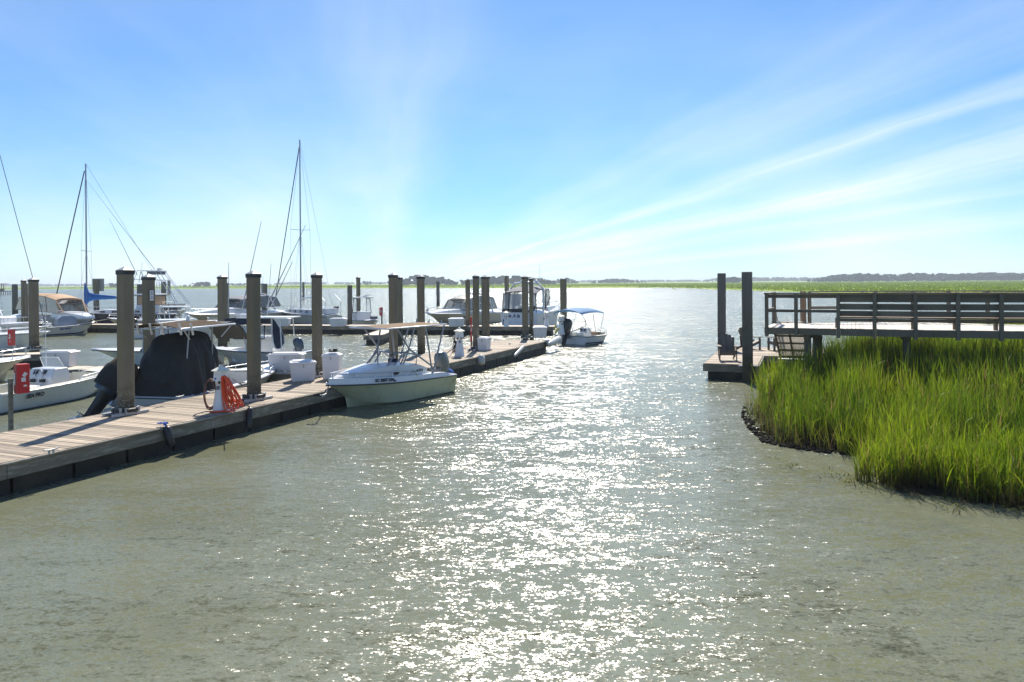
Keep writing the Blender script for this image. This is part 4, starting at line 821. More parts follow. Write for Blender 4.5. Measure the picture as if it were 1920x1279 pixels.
# float with chairs
FL = thing('swim_float', 'L shaped plank float with two dark piles and wooden chairs', 'float', (A_.x, A_.y, 0), ang(fe1), 'floating docks')
def fdeck(x0, x1, y0, y1):
    me = None; n = int((y1 - y0) / .145)
    for i in range(n):
        if me is None: q = MB().box((0, 0, 0), (x1 - x0 - .09, .136, .036)).build('plank', 'plank', FL); me = q.data
        else: q = bpy.data.objects.new('plank', me); COL.objects.link(q); q.parent = FL
        q.location = ((x0 + x1) / 2, y0 + .0725 + i * .145, DZ - .02 + random.uniform(-.002, .002)); q.rotation_euler = (0, random.uniform(-.002, .002), 0)
fdeck(0, 2.15, 0, 3.9); fdeck(0, 5.2, 3.92, 8.3)
def brd(a, b, n_='fascia_board'): MB().beam(Vector((*a, DZ - .17)), Vector((*b, DZ - .17)), .045, .30).build(n_, 'fascia', FL)
brd((-.02, .0), (2.17, .0)); brd((0, .02), (0, 8.3)); brd((2.15, .02), (2.15, 3.9)); brd((2.17, 3.9), (5.2, 3.9)); brd((5.2, 3.92), (5.2, 8.3)); brd((0, 8.3), (5.2, 8.3))
for x0, x1, y0, y1 in ((.15, 2.0, .15, 2.0), (.15, 2.0, 2.1, 3.8), (.15, 2.6, 4.05, 6.1), (2.7, 5.05, 4.05, 6.1), (.15, 2.6, 6.2, 8.1), (2.7, 5.05, 6.2, 8.1)):
    MB().box(((x0 + x1) / 2, (y0 + y1) / 2, .08), (x1 - x0, y1 - y0, .62)).build('float_tub', 'floatb', FL, bevel=.03)
MB().box((1.75, -.04, DZ - .05), (.75, .16, .05)).build('pile_guide', 'galv', FL)
fr = ang(fe1)
pile(1402, 20.4, 510, 685, 'dark square pile in front of the wooden chairs', cap=False, shade='piled', foot=True, rot=fr)
pile(1353.4, 16.4, 512.5, 651, 'dark square pile behind the left wooden chair', cap=False, shade='piled', foot=True, rot=fr)
# chairs
def chair_at(p, rz, label, first=[None]):
    if first[0] is not None: return copy_thing(first[0], (p.x, p.y, DZ), rz, label)
    t = thing('adirondack_chair', label, 'chair', (p.x, p.y, DZ), rz, 'wooden chairs on the float'); first[0] = t
    k = 1.08; c = 'chair'      # faces -y
    for sx_ in (-1, 1):
        MB().box((sx_ * .31 * k, -.30 * k, .27 * k), (.04, .10, .54 * k)).build('front_leg', c, t)
        MB().beam((sx_ * .27 * k, -.34 * k, .36 * k), (sx_ * .27 * k, .52 * k, .03 * k), .035, .12).build('side_rail', c, t)
        MB().beam((sx_ * .31 * k, .22 * k, .12 * k), (sx_ * .31 * k, .26 * k, .58 * k), .035, .09).build('rear_leg', c, t)
        MB().prism([(sx_ * .24 * k, -.42 * k), (sx_ * .40 * k, -.42 * k), (sx_ * .41 * k, -.1 * k), (sx_ * .34 * k, .32 * k), (sx_ * .26 * k, .32 * k)], 'z', .555 * k, .585 * k).build('armrest', 'fascia', t)
    for i in range(5): y_ = -.33 + i * .10; MB().box((0, y_ * k, (.385 - i * .043) * k), (.56 * k, .09, .025), rot=Euler((-.38, 0, 0))).build('seat_slat', c, t)
    MB().box((0, -.36 * k, .33 * k), (.58 * k, .03, .11)).build('front_apron', c, t)
    for i in range(-2, 3):
        h_ = (.80 - .032 * i * i) * k; x0 = i * .105 * k; x1 = i * .125 * k; b = Vector((x0, .12 * k, .2 * k)); e = Vector((x1, .12 * k + h_ * .42, .2 * k + h_ * 1.0))
        MB().beam(b, e, .118 * k, .022, up=(0, -1, .42)).build('back_slat', c, t)
    for f_ in (.15, .62): MB().beam((-.27 * k, .155 * k + f_ * .34, (.22 + f_ * .78) * k), (.27 * k, .155 * k + f_ * .34, (.22 + f_ * .78) * k), .03, .06).build('back_brace', c, t)
    return t
chair_at(at(1364, 676, DZ), -.18, 'wooden lounge chair facing the camera left of the dark pile')
chair_at(at(1406, 655, DZ), 1.9, 'wooden lounge chair turned sideways behind the dark pile')
chair_at(at(1459, 657, DZ), -1.5, 'wooden lounge chair half hidden behind the ramp')
o = MB().box((0, 0, 0), (.36, .3, .26)).build('white_tub', 'box', None, bevel=.02); p = at(1467, 690, .05); o.location = (p.x, p.y, .13); tag(o, 'small white plastic tub under the gangway ramp', 'tub')
# gulls' perch: small bird on the left dark pile
p = at(1351, 511, 4.4); 
# far pavilion at the left edge
p = atD(2, 540, 330); PV = thing('river_pavilion', 'dark roofed pavilion on a far pier at the left edge', 'pavilion', (p.x, p.y, 0))
zt_ = atD(2, 531.8, 330).z; MB().box((-.8, 0, zt_ - .15), (4.6, 4, .3)).build('roof', 'timber', PV)
for x in (-2.8, -1.3, .2, 1.2): MB().box((x, 0, (zt_ + 1.2) / 2), (.25, .25, zt_ - 1.2)).build('post', 'timber', PV)
MB().box((1.0, 0, 1.55), (9, 2.2, .3)).build('deck', 'timber', PV); MB().box((-.8, .5, 2.2), (4, .1, 1.0)).build('railing', 'timber', PV)
for x in range(-3, 6): MB().box((x, 0, .4), (.22, .22, 2.4)).build('support_pile', 'piled', PV)
for x in range(2, 6): MB().box((x, -.9, 2.1), (.06, .06, .9)).build('railing_post', 'fender', PV)
# ------------------------------------------------------------------ boats
class Hull: pass
def boat(label, tip, zb, B, zs, corner=None, stern=None, hullm='gel', deckm='gel', rubm='rub', side=1, tf=.62, floor=.22, gw=.16, rake=.16, stripe=None, boot=None, name='motor_boat', cat='boat', fine=2.4, camber=.07, cockpit=True, flare=1.0, sweep=1.7, sternw=.93, group='boats moored in the marina', L=None, head=None):
    """tip: pixel of the bow tip at height zb.  corner: pixel of the nearer stern corner at the waterline (side=+1 when the camera sees
    the side to the right of the heading, i.e. starboard) or stern: a world point of the stern centre."""
    T = at(*tip, zb) if len(tip) == 2 else Vector(tip); T = Vector((T.x, T.y, 0))
    if stern is not None: S = Vector((*stern[:2], 0))
    elif head is not None: S = T - Vector((math.cos(head), math.sin(head), 0)) * L
    else:
        C_ = at(*corner, 0); v = T - C_; hb = B * sternw / 2; Ld = math.sqrt(max(v.length ** 2 - hb ** 2, 1)); a = ang(v)
        a2 = a + side * -math.atan2(hb, Ld) * -1 * -1
        best = None
        for sg in (-1, 1):
            hd = a + sg * math.atan2(hb, Ld); n_ = Vector((math.sin(hd), -math.cos(hd), 0)) * side * hb; s0 = C_ - n_; e = ((T - s0) - Vector((math.cos(hd), math.sin(hd), 0)) * Ld).length
            if best is None or e < best[0]: best = (e, s0)
        S = best[1]
    d = T - S; L = d.length; rz = ang(d)
    t = thing(name, label, cat, (S.x, S.y, 0), rz, group)
    h = Hull(); h.t = t; h.L = L; h.B = B; h.zb = zb; h.zs = zs; h.rz = rz; n = 22
    def hb_(u): return B / 2 * (sternw + (1 - sternw) * min(1, u / .45)) * (1 - max(0, (u - .42) / .58) ** fine)
    def zsh(u): return zs + (zb - zs) * u ** sweep
    def xo(u, k): return u * L - rake * L * (1 - k) * max(0, (u - .55) / .45) ** 1.6
    h.hb = hb_; h.zsh = zsh
    rings = []
    for i in range(n + 1):
        u = i / n; b_ = hb_(u); z_ = zsh(u); v = max(0, (u - .5) / .5)
        cb = b_ * (.90 - .38 * flare * v ** 1.2); zc = .04 + (z_ * .42) * v ** 2.0
        mb_ = cb + (b_ - cb) * .42; zm = zc + (z_ - zc) * .55
        pts = [(xo(u, 1), b_, z_), (xo(u, .78), b_ * .985 if v == 0 else mb_ + (b_ - mb_) * .62, zc + (z_ - zc) * .82), (xo(u, .55), mb_, zm), (xo(u, .18), cb, zc), (xo(u, .14), cb * .93, zc - .03), (xo(u, 0), 0, -.32 + .18 * v)]
        rings.append([Vector(p) for p in pts] + [Vector((x, -y, z)) for x, y, z in reversed(pts[:-1])])
    MB().loft(rings, False, True).build('hull', hullm, t, smooth=35)
    dk = MB()
    ig = lambda u: max(0.0, hb_(u) - gw)
    # gunwale / foredeck top
    rows = []
    for i in range(n + 1):
        u = i / n; x = xo(u, 1); b_ = hb_(u); z_ = zsh(u) + .012
        if u >= tf or not cockpit:
            rows.append([(x, b_, z_), (x, b_ * .6, z_ + camber * .7), (x, 0, z_ + camber), (x, -b_ * .6, z_ + camber * .7), (x, -b_, z_)])
    if len(rows) > 1: dk.loft([[Vector(p) for p in r_] for r_ in rows], False)
    if cockpit:
        st = [i / n for i in range(n + 1) if i / n < tf + 1 / n]; st[-1] = min(st[-1], tf + .001) if st[-1] > tf else st[-1]
        for s_ in (-1, 1):
            prev = None; rr = []
            for u in st:
                x = u * L; z_ = zsh(u) + .012; b_ = hb_(u); g_ = ig(u); rr.append([Vector((x, s_ * b_, z_)), Vector((x, s_ * g_, z_ + .015)), Vector((x, s_ * g_ * .97, floor))])
            dk.loft(rr, False)
        x0 = .0; g_ = ig(0); z_ = zsh(0) + .02
        dk.box((gw * .6, 0, (z_ + floor) / 2), (gw * 1.0, 2 * g_, z_ - floor))
        u = st[-1]; g_ = ig(u); z_ = zsh(u) + camber; x = u * L; dk.add([(x, -g_, floor), (x, g_, floor), (x, g_, z_), (x, 0, z_ + .0), (x, -g_, z_)], [(0, 1, 2, 3, 4)])
        fl = MB(); fl.loft([[Vector((u * L, s_ * ig(u) * .97, floor)) for s_ in (-1, 1)] for u in st], False)
        fl.build('cockpit_floor', 'gel2' if deckm == 'gel' else deckm, t)
    dk.build('deck', deckm, t, smooth=35)
    # rubbing strake round the sheer
    pts = [Vector((xo(i / n, 1) + .01, hb_(i / n) + .012, zsh(i / n) - .02)) for i in range(n + 1)] + [Vector((xo(i / n, 1) + .01, -hb_(i / n) - .012, zsh(i / n) - .02)) for i in range(n - 1, -1, -1)]
    MB().tube(pts + [pts[0]], .022 if B > 1.6 else .018, 6).build('rubbing_strake', rubm, t, smooth=70)
    def band(k0, k1, m_, nm, off=.006):
        for s_ in (-1, 1):
            rr = []
            for i in range(n + 1):
                r_ = rings[i]; o = []
                for k in (k0, k1):
                    a = r_[0].lerp(r_[3], k * 1.0)
                    seg = [r_[0], r_[1], r_[2], r_[3]]; tt = k * 3; j = min(2, int(tt)); q = seg[j].lerp(seg[j + 1], tt - j); o.append(Vector((q.x + off, s_ * (q.y + off), q.z)))
                rr.append(o)
            MB().loft(rr, False).build(nm, m_, t, smooth=60)
    if stripe: band(stripe[0], stripe[1], stripe[2], 'hull_stripe')
    if boot: band(.86, .97, boot, 'boot_stripe')
    h.side_pt = lambda u, k, s_, off=.012: (lambda r_: (lambda seg, tt: (lambda j: (lambda q: Vector((q.x, s_ * (q.y + off), q.z)))(seg[j].lerp(seg[j + 1], tt - j)))(min(2, int(tt))))([r_[0], r_[1], r_[2], r_[3]], k * 3))(rings[int(u * n)].copy() if False else rings[int(u * n)])
    return h
def rail(h, u0, u1, hh, m_='alu', r_=.014, posts=6, inset=.06, bow=True, both=True, lean=.0):
    """stainless bow rail following the sheer"""
    t = h.t
    def P(u, s_, z): return Vector((u * h.L - .03 + lean * z, s_ * max(.02, h.hb(u) - inset + .0), h.zsh(u) + z))
    us = [u0 + (u1 - u0) * i / 14 for i in range(15)]
    a = [P(u, 1, hh) for u in us]; b = [P(u, -1, hh) for u in us]
    a[0].z = h.zsh(u0) + .02; b[0].z = h.zsh(u0) + .02
    mb = MB()
    if bow: mb.tube(a + list(reversed(b)), r_, 6)
    else: mb.tube(a, r_, 6); mb.tube(b, r_, 6)
    mb.build('bow_rail', m_, t, smooth=70)
    for i in range(1, posts + 1):
        u = u0 + (u1 - u0) * i / posts * .98
        for s_ in (-1, 1):
            p = P(u, s_, 0); q = P(u, s_, hh); q.x += lean * .3; MB().tube([p, q], r_ * .85, 5).build('rail_post', m_, t)
def outboard(t, x, z, s=1.0, tilt=0.0, cm='engblack', y=0, cover=None, name='outboard_motor', legm=None):
    """engine hung on the transom at local x, heading +x; tilt swings the leg up and back"""
    def prof(b):
        pts = [(-.34, 0, .26, .17), (-.30, .18, .32, .2), (-.20, .40, .36, .2), (-.06, .62, .34, .19), (.0, .74, .26, .16), (.02, .80, .12, .08)]
        b.loft([[Vector((px_ * .25 - .25 + (lx) * math.cos(a) * 1.0, ly * math.sin(a), z_)) for a in [j / 12 * 2 * math.pi for j in range(12)]] for px_, z_, lx, ly in pts], True, True)
    c = MB(); prof(c)
    o = c.build(name, cm, t, smooth=50); o.location = (x, y, z); o.rotation_euler = (0, tilt, 0); o.scale = (s, s, s)
    l = MB(); l.loft([[Vector((-.26 + lx * math.cos(a), ly * math.sin(a), z_)) for a in [j / 10 * 2 * math.pi for j in range(10)]] for z_, lx, ly in ((.04, .24, .17), (-.15, .17, .10), (-.6, .14, .065), (-.74, .15, .055))], True, True)
    l.box((-.30, 0, -.66), (.46, .26, .025)); l.build('lower_leg', legm or cm, o, smooth=50)
    g = MB(); g.tube([(-.02, 0, -.86), (-.1, 0, -.86), (-.42, 0, -.86), (-.5, 0, -.86)], .075, 10); g.prism([(-.1, -.9), (-.34, -.9), (-.40, -1.12), (-.26, -1.12)], 'y', -.012, .012); g.prism([(-.1, -.7), (-.40, -.7), (-.38, -.86), (-.14, -.86)], 'y', -.035, .035); g.build('gearcase', legm or cm, o)
    for k in range(3):
        a = k * 2.094; MB().prism([(.02, -.05), (.17, -.09), (.20, .02), (.12, .08), (.02, .05)], 'x', 0, .012).build('propeller_blade', 'alud', o); b = o.children[-1]
        b.location = (-.56, 0, -.86); b.rotation_euler = (a, .35, 0)
    MB().box((.02, 0, .0), (.16, .26, .40)).build('engine_bracket', 'alud', o)
    return o
def frame(t, pts_list, r_, m_='alu', nm='frame_tube'):
    for p in pts_list: MB().tube(p, r_, 7).build(nm, m_, t, smooth=60)
def panel(t, poly, thick, m_, nm, label=None):
    """flat polygon given a small thickness along its normal"""
    P = [Vector(p) for p in poly]; n_ = (P[1] - P[0]).cross(P[2] - P[0]).normalized() * thick; k = len(P)
    return MB().add(P + [p + n_ for p in P], [tuple(range(k)), tuple(reversed(range(k, 2 * k)))] + [(j, (j + 1) % k, (j + 1) % k + k, j + k) for j in range(k)]).build(nm, m_, t, label=label)
def console(t, x, w=.7, h_=.75, z=.22, d=.6, m_='gel', screen=True):
    b = MB(); b.loft([[Vector((x + a, s_, z_)) for a, s_ in ((-d / 2 * k0, -w / 2 * kk), (d / 2 * k1, -w / 2 * kk), (d / 2 * k1, w / 2 * kk), (-d / 2 * k0, w / 2 * kk))] for z_, k0, k1, kk in ((z, 1, 1.1, 1), (z + h_ * .7, 1.0, 1.0, .98), (z + h_, .55, .8, .93))], True, True)
    b.build('console', m_, t, bevel=.02)
    MB().tube([(x - d * .48, w * .0 + .17 * math.cos(a), z + h_ * .82 + .15 * math.sin(a)) for a in [j / 12 * 2 * math.pi for j in range(13)]], .014, 6).build('steering_wheel', 'alud', t)
    for s_, yy in ((.14, -.22), (.18, .12)): panel(t, [(x - d * .43, yy, z + h_ * .80), (x - d * .43, yy + s_, z + h_ * .80), (x - d * .33, yy + s_, z + h_ * .94), (x - d * .33, yy, z + h_ * .94)], -.02, 'glass', 'instrument')
    if screen:
        zc = z + h_; panel(t, [(x + d * .30, -w * .42, zc - .02), (x + d * .30, w * .42, zc - .02), (x + d * .02, w * .36, zc + .36), (x + d * .02, -w * .36, zc + .36)], .01, 'clear', 'windscreen')
        frame(t, [[(x + d * .30, -w * .42, zc - .02), (x + d * .02, -w * .36, zc + .36), (x + d * .02, w * .36, zc + .36), (x + d * .30, w * .42, zc - .02)]], .016, 'whitep', 'grab_rail')
# ---- 1. green hulled cuddy boat with open top frame
h = boat('pale green hulled cuddy boat with tan top and open aluminium frame', (611, 722), .82, 1.95, .64, corner=(857, 735), side=-1, hullm='greenhull', tf=.52, rake=.17, name='cuddy_boat', sweep=1.5, flare=.9)
C1 = h; t = h.t; L = h.L
# white topsides band above the strake
for s_ in (-1, 1):
    rr = []
    for i in range(20):
        u = i / 19 * .985; x = u * L; b_ = h.hb(u); z_ = h.zsh(u); hh = (.14 + .06 * u) if u > .12 else .13 * u / .12 + .01
        rr.append([Vector((x, s_ * (b_ - .005), z_)), Vector((x - .01, s_ * (b_ - .05), z_ + hh)), Vector((x - .01, s_ * max(0, b_ - .2), z_ + hh + .01))])
    MB().loft(rr, False).build('topside_moulding', 'gel', t, smooth=40)
# cuddy cabin
rr = []
for u, k, hh in ((.25, .80, .02), (.27, .80, .30), (.33, .80, .42), (.48, .80, .48), (.58, .78, .47), (.68, .74, .40), (.78, .66, .30), (.88, .5, .20), (.93, .36, .12), (.95, .3, .02)):
    b_ = h.hb(u); z_ = h.zsh(u) + .10; rr.append([Vector((u * L, y * b_ * k, z_ + (hh if abs(y) < .95 else 0) * (1 - .12 * abs(y) ** 2))) for y in (-1, -.93, -.75, -.35, 0, .35, .75, .93, 1)])
MB().loft(rr, False, True).build('cuddy_cabin', 'gel', t, smooth=45)
for s_ in (-1, 1):
    u = .555; MB().ell((u * L, s_ * h.hb(u) * .775, h.zsh(u) + .28), (.15, .018, .065), 14, 6).build('oval_port', 'glass', t, smooth=60)
    MB().ell((u * L, s_ * h.hb(u) * .765, h.zsh(u) + .28), (.17, .016, .08), 14, 6).build('port_frame', 'galv', t, smooth=60)
u = .72; MB().box((u * L, 0, h.zsh(u) + .06 + .37), (.46, .42, .03), rot=Euler((0, .16, 0))).build('fore_hatch', 'glass', t, bevel=.01)
rail(h, .40, .985, .34, r_=.022, posts=5, lean=-.18, inset=.05)
# windscreen frame
zc = h.zsh(.45) + .50
W1 = [Vector((.50 * L, -.62, zc)), Vector((.60 * L, -.50, zc)), Vector((.60 * L, .50, zc)), Vector((.50 * L, .62, zc))]; W0 = [Vector((.36 * L, -.66, zc - .04)), Vector((.36 * L, .66, zc - .04))]
T1 = [Vector((.44 * L, -.58, zc + .42)), Vector((.50 * L, -.44, zc + .44)), Vector((.50 * L, .44, zc + .44)), Vector((.44 * L, .58, zc + .42))]
T0 = [Vector((.34 * L, -.62, zc + .30)), Vector((.34 * L, .62, zc + .30))]
frame(t, [[W0[0], T0[0], T1[0], T1[1], T1[2], T1[3], T0[1], W0[1]], [W1[0], T1[0]], [W1[1], T1[1]], [W1[2], T1[2]], [W1[3], T1[3]], [W0[0], W1[0], W1[1], W1[2], W1[3], W0[1]]], .026, 'alud', 'windscreen_frame')
# tan canvas top on aluminium legs
zt = 2.50; xa, xb = .10 * L, .66 * L; ws = .88
rows = []
for i in range(7):
    x = xa + (xb - xa) * i / 6; rows.append([(x, -ws + 2 * ws * j / 8, zt + .05 * math.sin(math.pi * j / 8) + .02 * math.sin(math.pi * i / 6) + .012 * math.sin(i * 3 + j)) for j in range(9)])
MB().sheet(rows, .02).build('canvas_top', 'tancanvas', t, smooth=50)
frame(t, [[(xa, -ws, zt), (xb, -ws, zt), (xb + .04, -ws + .1, zt), (xb + .04, ws - .1, zt), (xb, ws, zt), (xa, ws, zt), (xa, -ws, zt)]], .026, 'alu', 'top_frame')
lc = MB()
for i in range(40): x = xa + (xb - xa) * i / 39; [lc.tube([(x, s_ * (ws - .05), zt + .02), (x + .02, s_ * ws, zt + .03), (x + .03, s_ * (ws + .012), zt - .02)], .006, 4) for s_ in (-1, 1)]
for i in range(30): y = -ws + 2 * ws * i / 29; [lc.tube([(x + .0, y, zt + .02), (x + d_, y + .02, zt + .03), (x + d_, y + .03, zt - .02)], .006, 4) for x, d_ in ((xa, -.02), (xb, .05))]
o = lc.build('lacing', 'whitep', t); o['kind'] = 'stuff'
for s_ in (-1, 1):
    y = s_ * .72; g = h.zsh(.2) + .05
    frame(t, [[(.58 * L, s_ * .55, zc - .1), (.44 * L, s_ * .74, zt - .75), (.40 * L, s_ * .8, zt)], [(.47 * L, s_ * .60, zc), (.44 * L, s_ * .74, zt - .75)], [(.24 * L, s_ * .86, g), (.30 * L, s_ * .82, zt)], [(.24 * L, s_ * .86, g + .1), (.10 * L + .08, s_ * .84, zt)], [(.44 * L, s_ * .74, zt - .75), (.24 * L, s_ * .84, g + .35)], [(.44 * L, s_ * .74, zt - .75), (.56 * L, s_ * .80, zt)]], .03, 'alud', 'frame_leg')
for x_, y_ in ((.3, -.6), (.3, 0), (.3, .6)): MB().tube([(xa - .02, y_, zt - .05), (xa - .06, y_, zt + .16)], .026, 8).build('rod_holder', 'alud', t)
MB().box((.40 * L, -.25, h.zsh(.3) + .52), (.08, .42, .34), rot=Euler((0, -.2, 0))).build('helm_seat_back', 'navy', t, bevel=.02)
MB().box((.36 * L, -.25, .55), (.35, .42, .4)).build('helm_seat', 'seat', t, bevel=.03)
MB().box((.50 * L, .35, h.zsh(.5) + .5), (.10, .10, .12)).build('spotlight', 'black', t)
outboard(t, .02, .62, .98, 0.12, 'cowlgrey')
MB().box((-.16, 0, .12), (.34, 1.2, .04)).build('swim_platform', 'gel', t, bevel=.01)
s1 = -1 if True else 1
# which side faces the camera: heading is towards the lower left, so the camera sees the port side (local +y)
ys = 1 if (Matrix.Rotation(h.rz, 3, 'Z') @ Vector((0, 1, 0))).y < 0 else -1
def sidetext(h, body, u, dz, size, m_='text', inset=0.0, ys=1, shear=.0, tilt=0.0, bold=0, k=None, kx=1.0):
    du = .02; a = Vector(((u - du) * h.L, ys * h.hb(u - du), 0)); b = Vector(((u + du) * h.L, ys * h.hb(u + du), 0)); d = (b - a) * (-ys); yaw = math.atan2(d.y, d.x)
    if ys > 0: yaw = math.atan2(-(b - a).y, -(b - a).x)
    else: yaw = math.atan2((b - a).y, (b - a).x)
    sl = math.atan2(h.zsh(u + du) - h.zsh(u - du), 2 * du * h.L) * (-ys if ys > 0 else 1)
    o = text(h.t, body, size, (u * h.L, ys * (h.hb(u) * (1) - inset + .012), h.zsh(u) + dz), (math.pi / 2 + tilt, 0, yaw), m_, shear, bold=bold); o.rotation_mode = 'XYZ'; o.scale = (kx, 1, 1)
    if sl: o.rotation_euler = (Matrix.Rotation(yaw, 3, 'Z') @ Matrix.Rotation(-sl * 1.0 if ys > 0 else -sl, 3, 'Y') @ Matrix.Rotation(math.pi / 2 + tilt, 3, 'X')).to_euler()
    return o
sidetext(h, 'SC 3807 DM', .68, .095, .135, inset=-.015, ys=ys, bold=.008, tilt=-.2)
MB().box((.60 * L, ys * (h.hb(.6) - .01), h.zsh(.6) + .05), (.09, .012, .07)).build('registration_decal', 'greycanvas', t)
sidetext(h, "Bel'west 2220", .375, .30, .11, inset=.19, ys=ys, bold=.004, tilt=-.05)
sidetext(h, 'f', .05, -.22, .16, inset=.0, ys=ys, shear=.5)
# ---- 2. white centre console lettered on its quarter
h = boat('white centre console boat lettered SEA PRO on its stern quarter', (218, 689), .80, 2.05, .62, corner=(4, 778), side=1, hullm='bluehull', deckm='gel2', rubm='gel', tf=.74, gw=.18, name='centre_console_boat', rake=.13)
t = h.t; L = h.L; ys = 1 if (Matrix.Rotation(h.rz, 3, 'Z') @ Vector((0, 1, 0))).y < 0 else -1
ys = -1
console(t, .46 * L, 1.05, .92, .22, .8)
rail(h, .52, .95, .13, r_=.013, posts=3, inset=.05)
MB().box((.30 * L, 0, .45), (.45, .8, .4)).build('leaning_post', 'seat', t, bevel=.04)
MB().box((.62 * L, 0, .38), (.4, .6, .34)).build('front_seat', 'seat', t, bevel=.04)
for s_ in (-.2, .2): MB().box((.38 * L, s_, .75), (.07, .18, .1)).build('throttle_box', 'black', t)
MB().tube([(.5 * L, .34, .9), (.5 * L, .36, 3.1)], .012, 5).build('whip_aerial', 'whitep', t)
MB().box((.78 * L, .2, h.zsh(.78) + .05), (.4, .2, .02)).build('deck_hatch', 'black', t)
outboard(t, -.02, .55, .9, .05, 'engblack')
o = sidetext(h, 'SEA PRO', .20, -.20, .17, ys=ys, shear=.25, bold=.008, inset=-.004)
pc_ = at(345, 748, .60); pc_ = Vector((pc_.x, pc_.y, 0)) - Vector((0, 0, H)); PXC = (960 + F * pc_.dot(RV) / pc_.y, HOR - F * pc_.dot(UV) / pc_.y)
# ---- 3. boat under the black cover
h = boat('cream centre console under a tall black canvas cover with taupe top', (514, 683), .82, 2.7, .60, corner=PXC, side=1, hullm='greyhull', deckm='gel', rubm='rub', tf=.70, gw=.2, name='covered_boat', rake=.14)
t = h.t; L = h.L; CB = h
x0, x1 = .02 * L, .40 * L
def inv(px, py, D): p = atD(px, py, D); return Matrix.Rotation(-h.rz, 3, 'Z') @ (p - h.t.location)
rows = []; nx_, na = 26, 22
for i in range(nx_ + 1):
    u = i / nx_; x = x0 + (x1 - x0) * u; top = 1.15 + 1.36 * min(1, max(0, u / .36)) ** .75; top = min(top, 2.50) - .10 * max(0, .55 - abs(u - .40)) * (1 if u > .35 else 0)
    if u > .80: top -= (u - .80) * 4.5
    wt = .50 + .30 * math.sin(math.pi * min(1, u * 1.1)) ; wb = 1.12
    ring = []
    for j in range(na + 1):
        a = math.pi * j / na; c = math.cos(a); s_ = math.sin(a) ** .42 if 0 < j < na else 0
        z = .42 + (top - .42) * s_; k = (z - .42) / max(.01, top - .42); y = c * 1.0; yy = math.copysign(abs(y) ** .55, y) * (wb + (wt - wb) * k ** 1.2)
        fold = .085 * math.sin(i * .95 + 1.2 * math.sin(j * .5)) * (1 - k) ** .6 + .05 * math.sin(i * 2.3)
        ring.append(Vector((x + .05 * math.sin(j * 1.3 + i), yy * (1 + fold), z)))
    rows.append(ring)
o = MB().loft(rows, False, True).build('canvas_cover', 'canvasblack', t, smooth=70)
sb = o.modifiers.new('s', 'SUBSURF'); sb.levels = 1; sb.render_levels = 1
zt = 2.66; xa, xb, ws = .03 * L, .42 * L, 1.0
rows = [[(xa + (xb - xa) * i / 8 + (.22 if i == 8 else 0) * (1 - abs(j - 4) / 4) ** .5, -ws + 2 * ws * j / 8, zt + .15 * math.sin(math.pi * j / 8) - (.10 if i == 8 else 0)) for j in range(9)] for i in range(9)]
MB().sheet(rows, .02).build('canvas_top', 'taupe', t, smooth=50)
frame(t, [[(xa, -ws, zt), (xb, -ws, zt), (xb + .25, -ws * .5, zt - .05), (xb + .25, ws * .5, zt - .05), (xb, ws, zt), (xa, ws, zt), (xa, -ws, zt)]], .03, 'alu', 'top_frame')
frame(t, [[(xa - .05, -1.6, zt - .02), (xa, -.8, zt)], [(xa + .1, -ws, zt), (xa + .55, -ws * .9, zt - .35)], [(xa + .5, ws, zt), (xa + .9, ws * .8, zt - .4)], [(xb - .2, -ws, zt), (xb - .5, -ws * .8, zt - .4)]], .022, 'alu', 'brace')
for y_ in (-1.45, -1.05, -.45, -.05, .4): MB().tube([(xa - .04, y_, zt - .17), (xa - .12, y_ + .03, zt + .17)], .034, 8).build('rod_holder', 'alu', t)
for s_ in (-1, 1):
    frame(t, [[(.10 * L, s_ * .72, .5), (.12 * L, s_ * .82, zt)], [(.30 * L, s_ * .72, .5), (.28 * L, s_ * .82, zt)]], .024, 'alud', 'leg')
# black folded spray canopy arching forward from the top
for s_, nm in ((1, 'canopy_wing'),):
    rows = []
    for i in range(11):
        a = i / 10; x = xb + .1 + 1.25 * a; z = zt + .02 + .10 * math.sin(a * 2.0) - .62 * a ** 2.6; rows.append([(x, -.62 + 1.24 * j / 4, z) for j in range(5)])
    MB().sheet(rows, .10).build(nm, 'black', t, smooth=50)
frame(t, [[(xb + 1.32, -.5, zt - .55), (xb + 1.55, -.55, 1.4), (xb + 1.62, -.6, .9)], [(xb + .9, .5, zt - .1), (xb + 1.2, .6, .85)]], .018, 'alud', 'canopy_pole')
MB().lathe([(.08, 0), (.09, .05), (.05, .14), (.06, .2), (.02, .26)], ((xa + xb) / 2 + .6, .2, zt + .06), 10).build('antenna_dome', 'whitep', t, smooth=60)
frame(t, [[(xa + 1.0, .55, zt + .1), (xb, .6, zt + .16)], [(xa + .9, -.2, zt + .09), (xb - .1, -.35, zt + .12)]], .02, 'whitep', 'top_rail')
for k_ in range(3): MB().tube([(xb - .5 - .25 * k_, .5 - .2 * k_, zt + .06), (xb - .45 - .25 * k_, .5 - .2 * k_, zt + .24)], .03, 8).build('top_light', 'whitep', t)
rail(h, .72, .985, .16, r_=.016, posts=3, inset=.06)
MB().tube([(.62 * L, -.7, h.zsh(.6) + .02), (.64 * L, -.68, h.zsh(.62) + .22), (.74 * L, -.6, h.zsh(.7) + .22), (.76 * L, -.6, h.zsh(.7) + .03)], .03, 8).build('grab_rail', 'gel2', t, smooth=60)
for s_, u in ((-1, .10), (-1, .2), (-1, .42), (-1, .5)): MB().box((u * L, s_ * (h.hb(u) - .09), h.zsh(u) + .035), (.26, .08, .02)).build('gunwale_pad', 'black', t)
ob = outboard(t, -.14, .56, 1.25, .62, 'cowlblue', legm='engblack', y=.95); ob.rotation_euler = (0, .62, -.62)
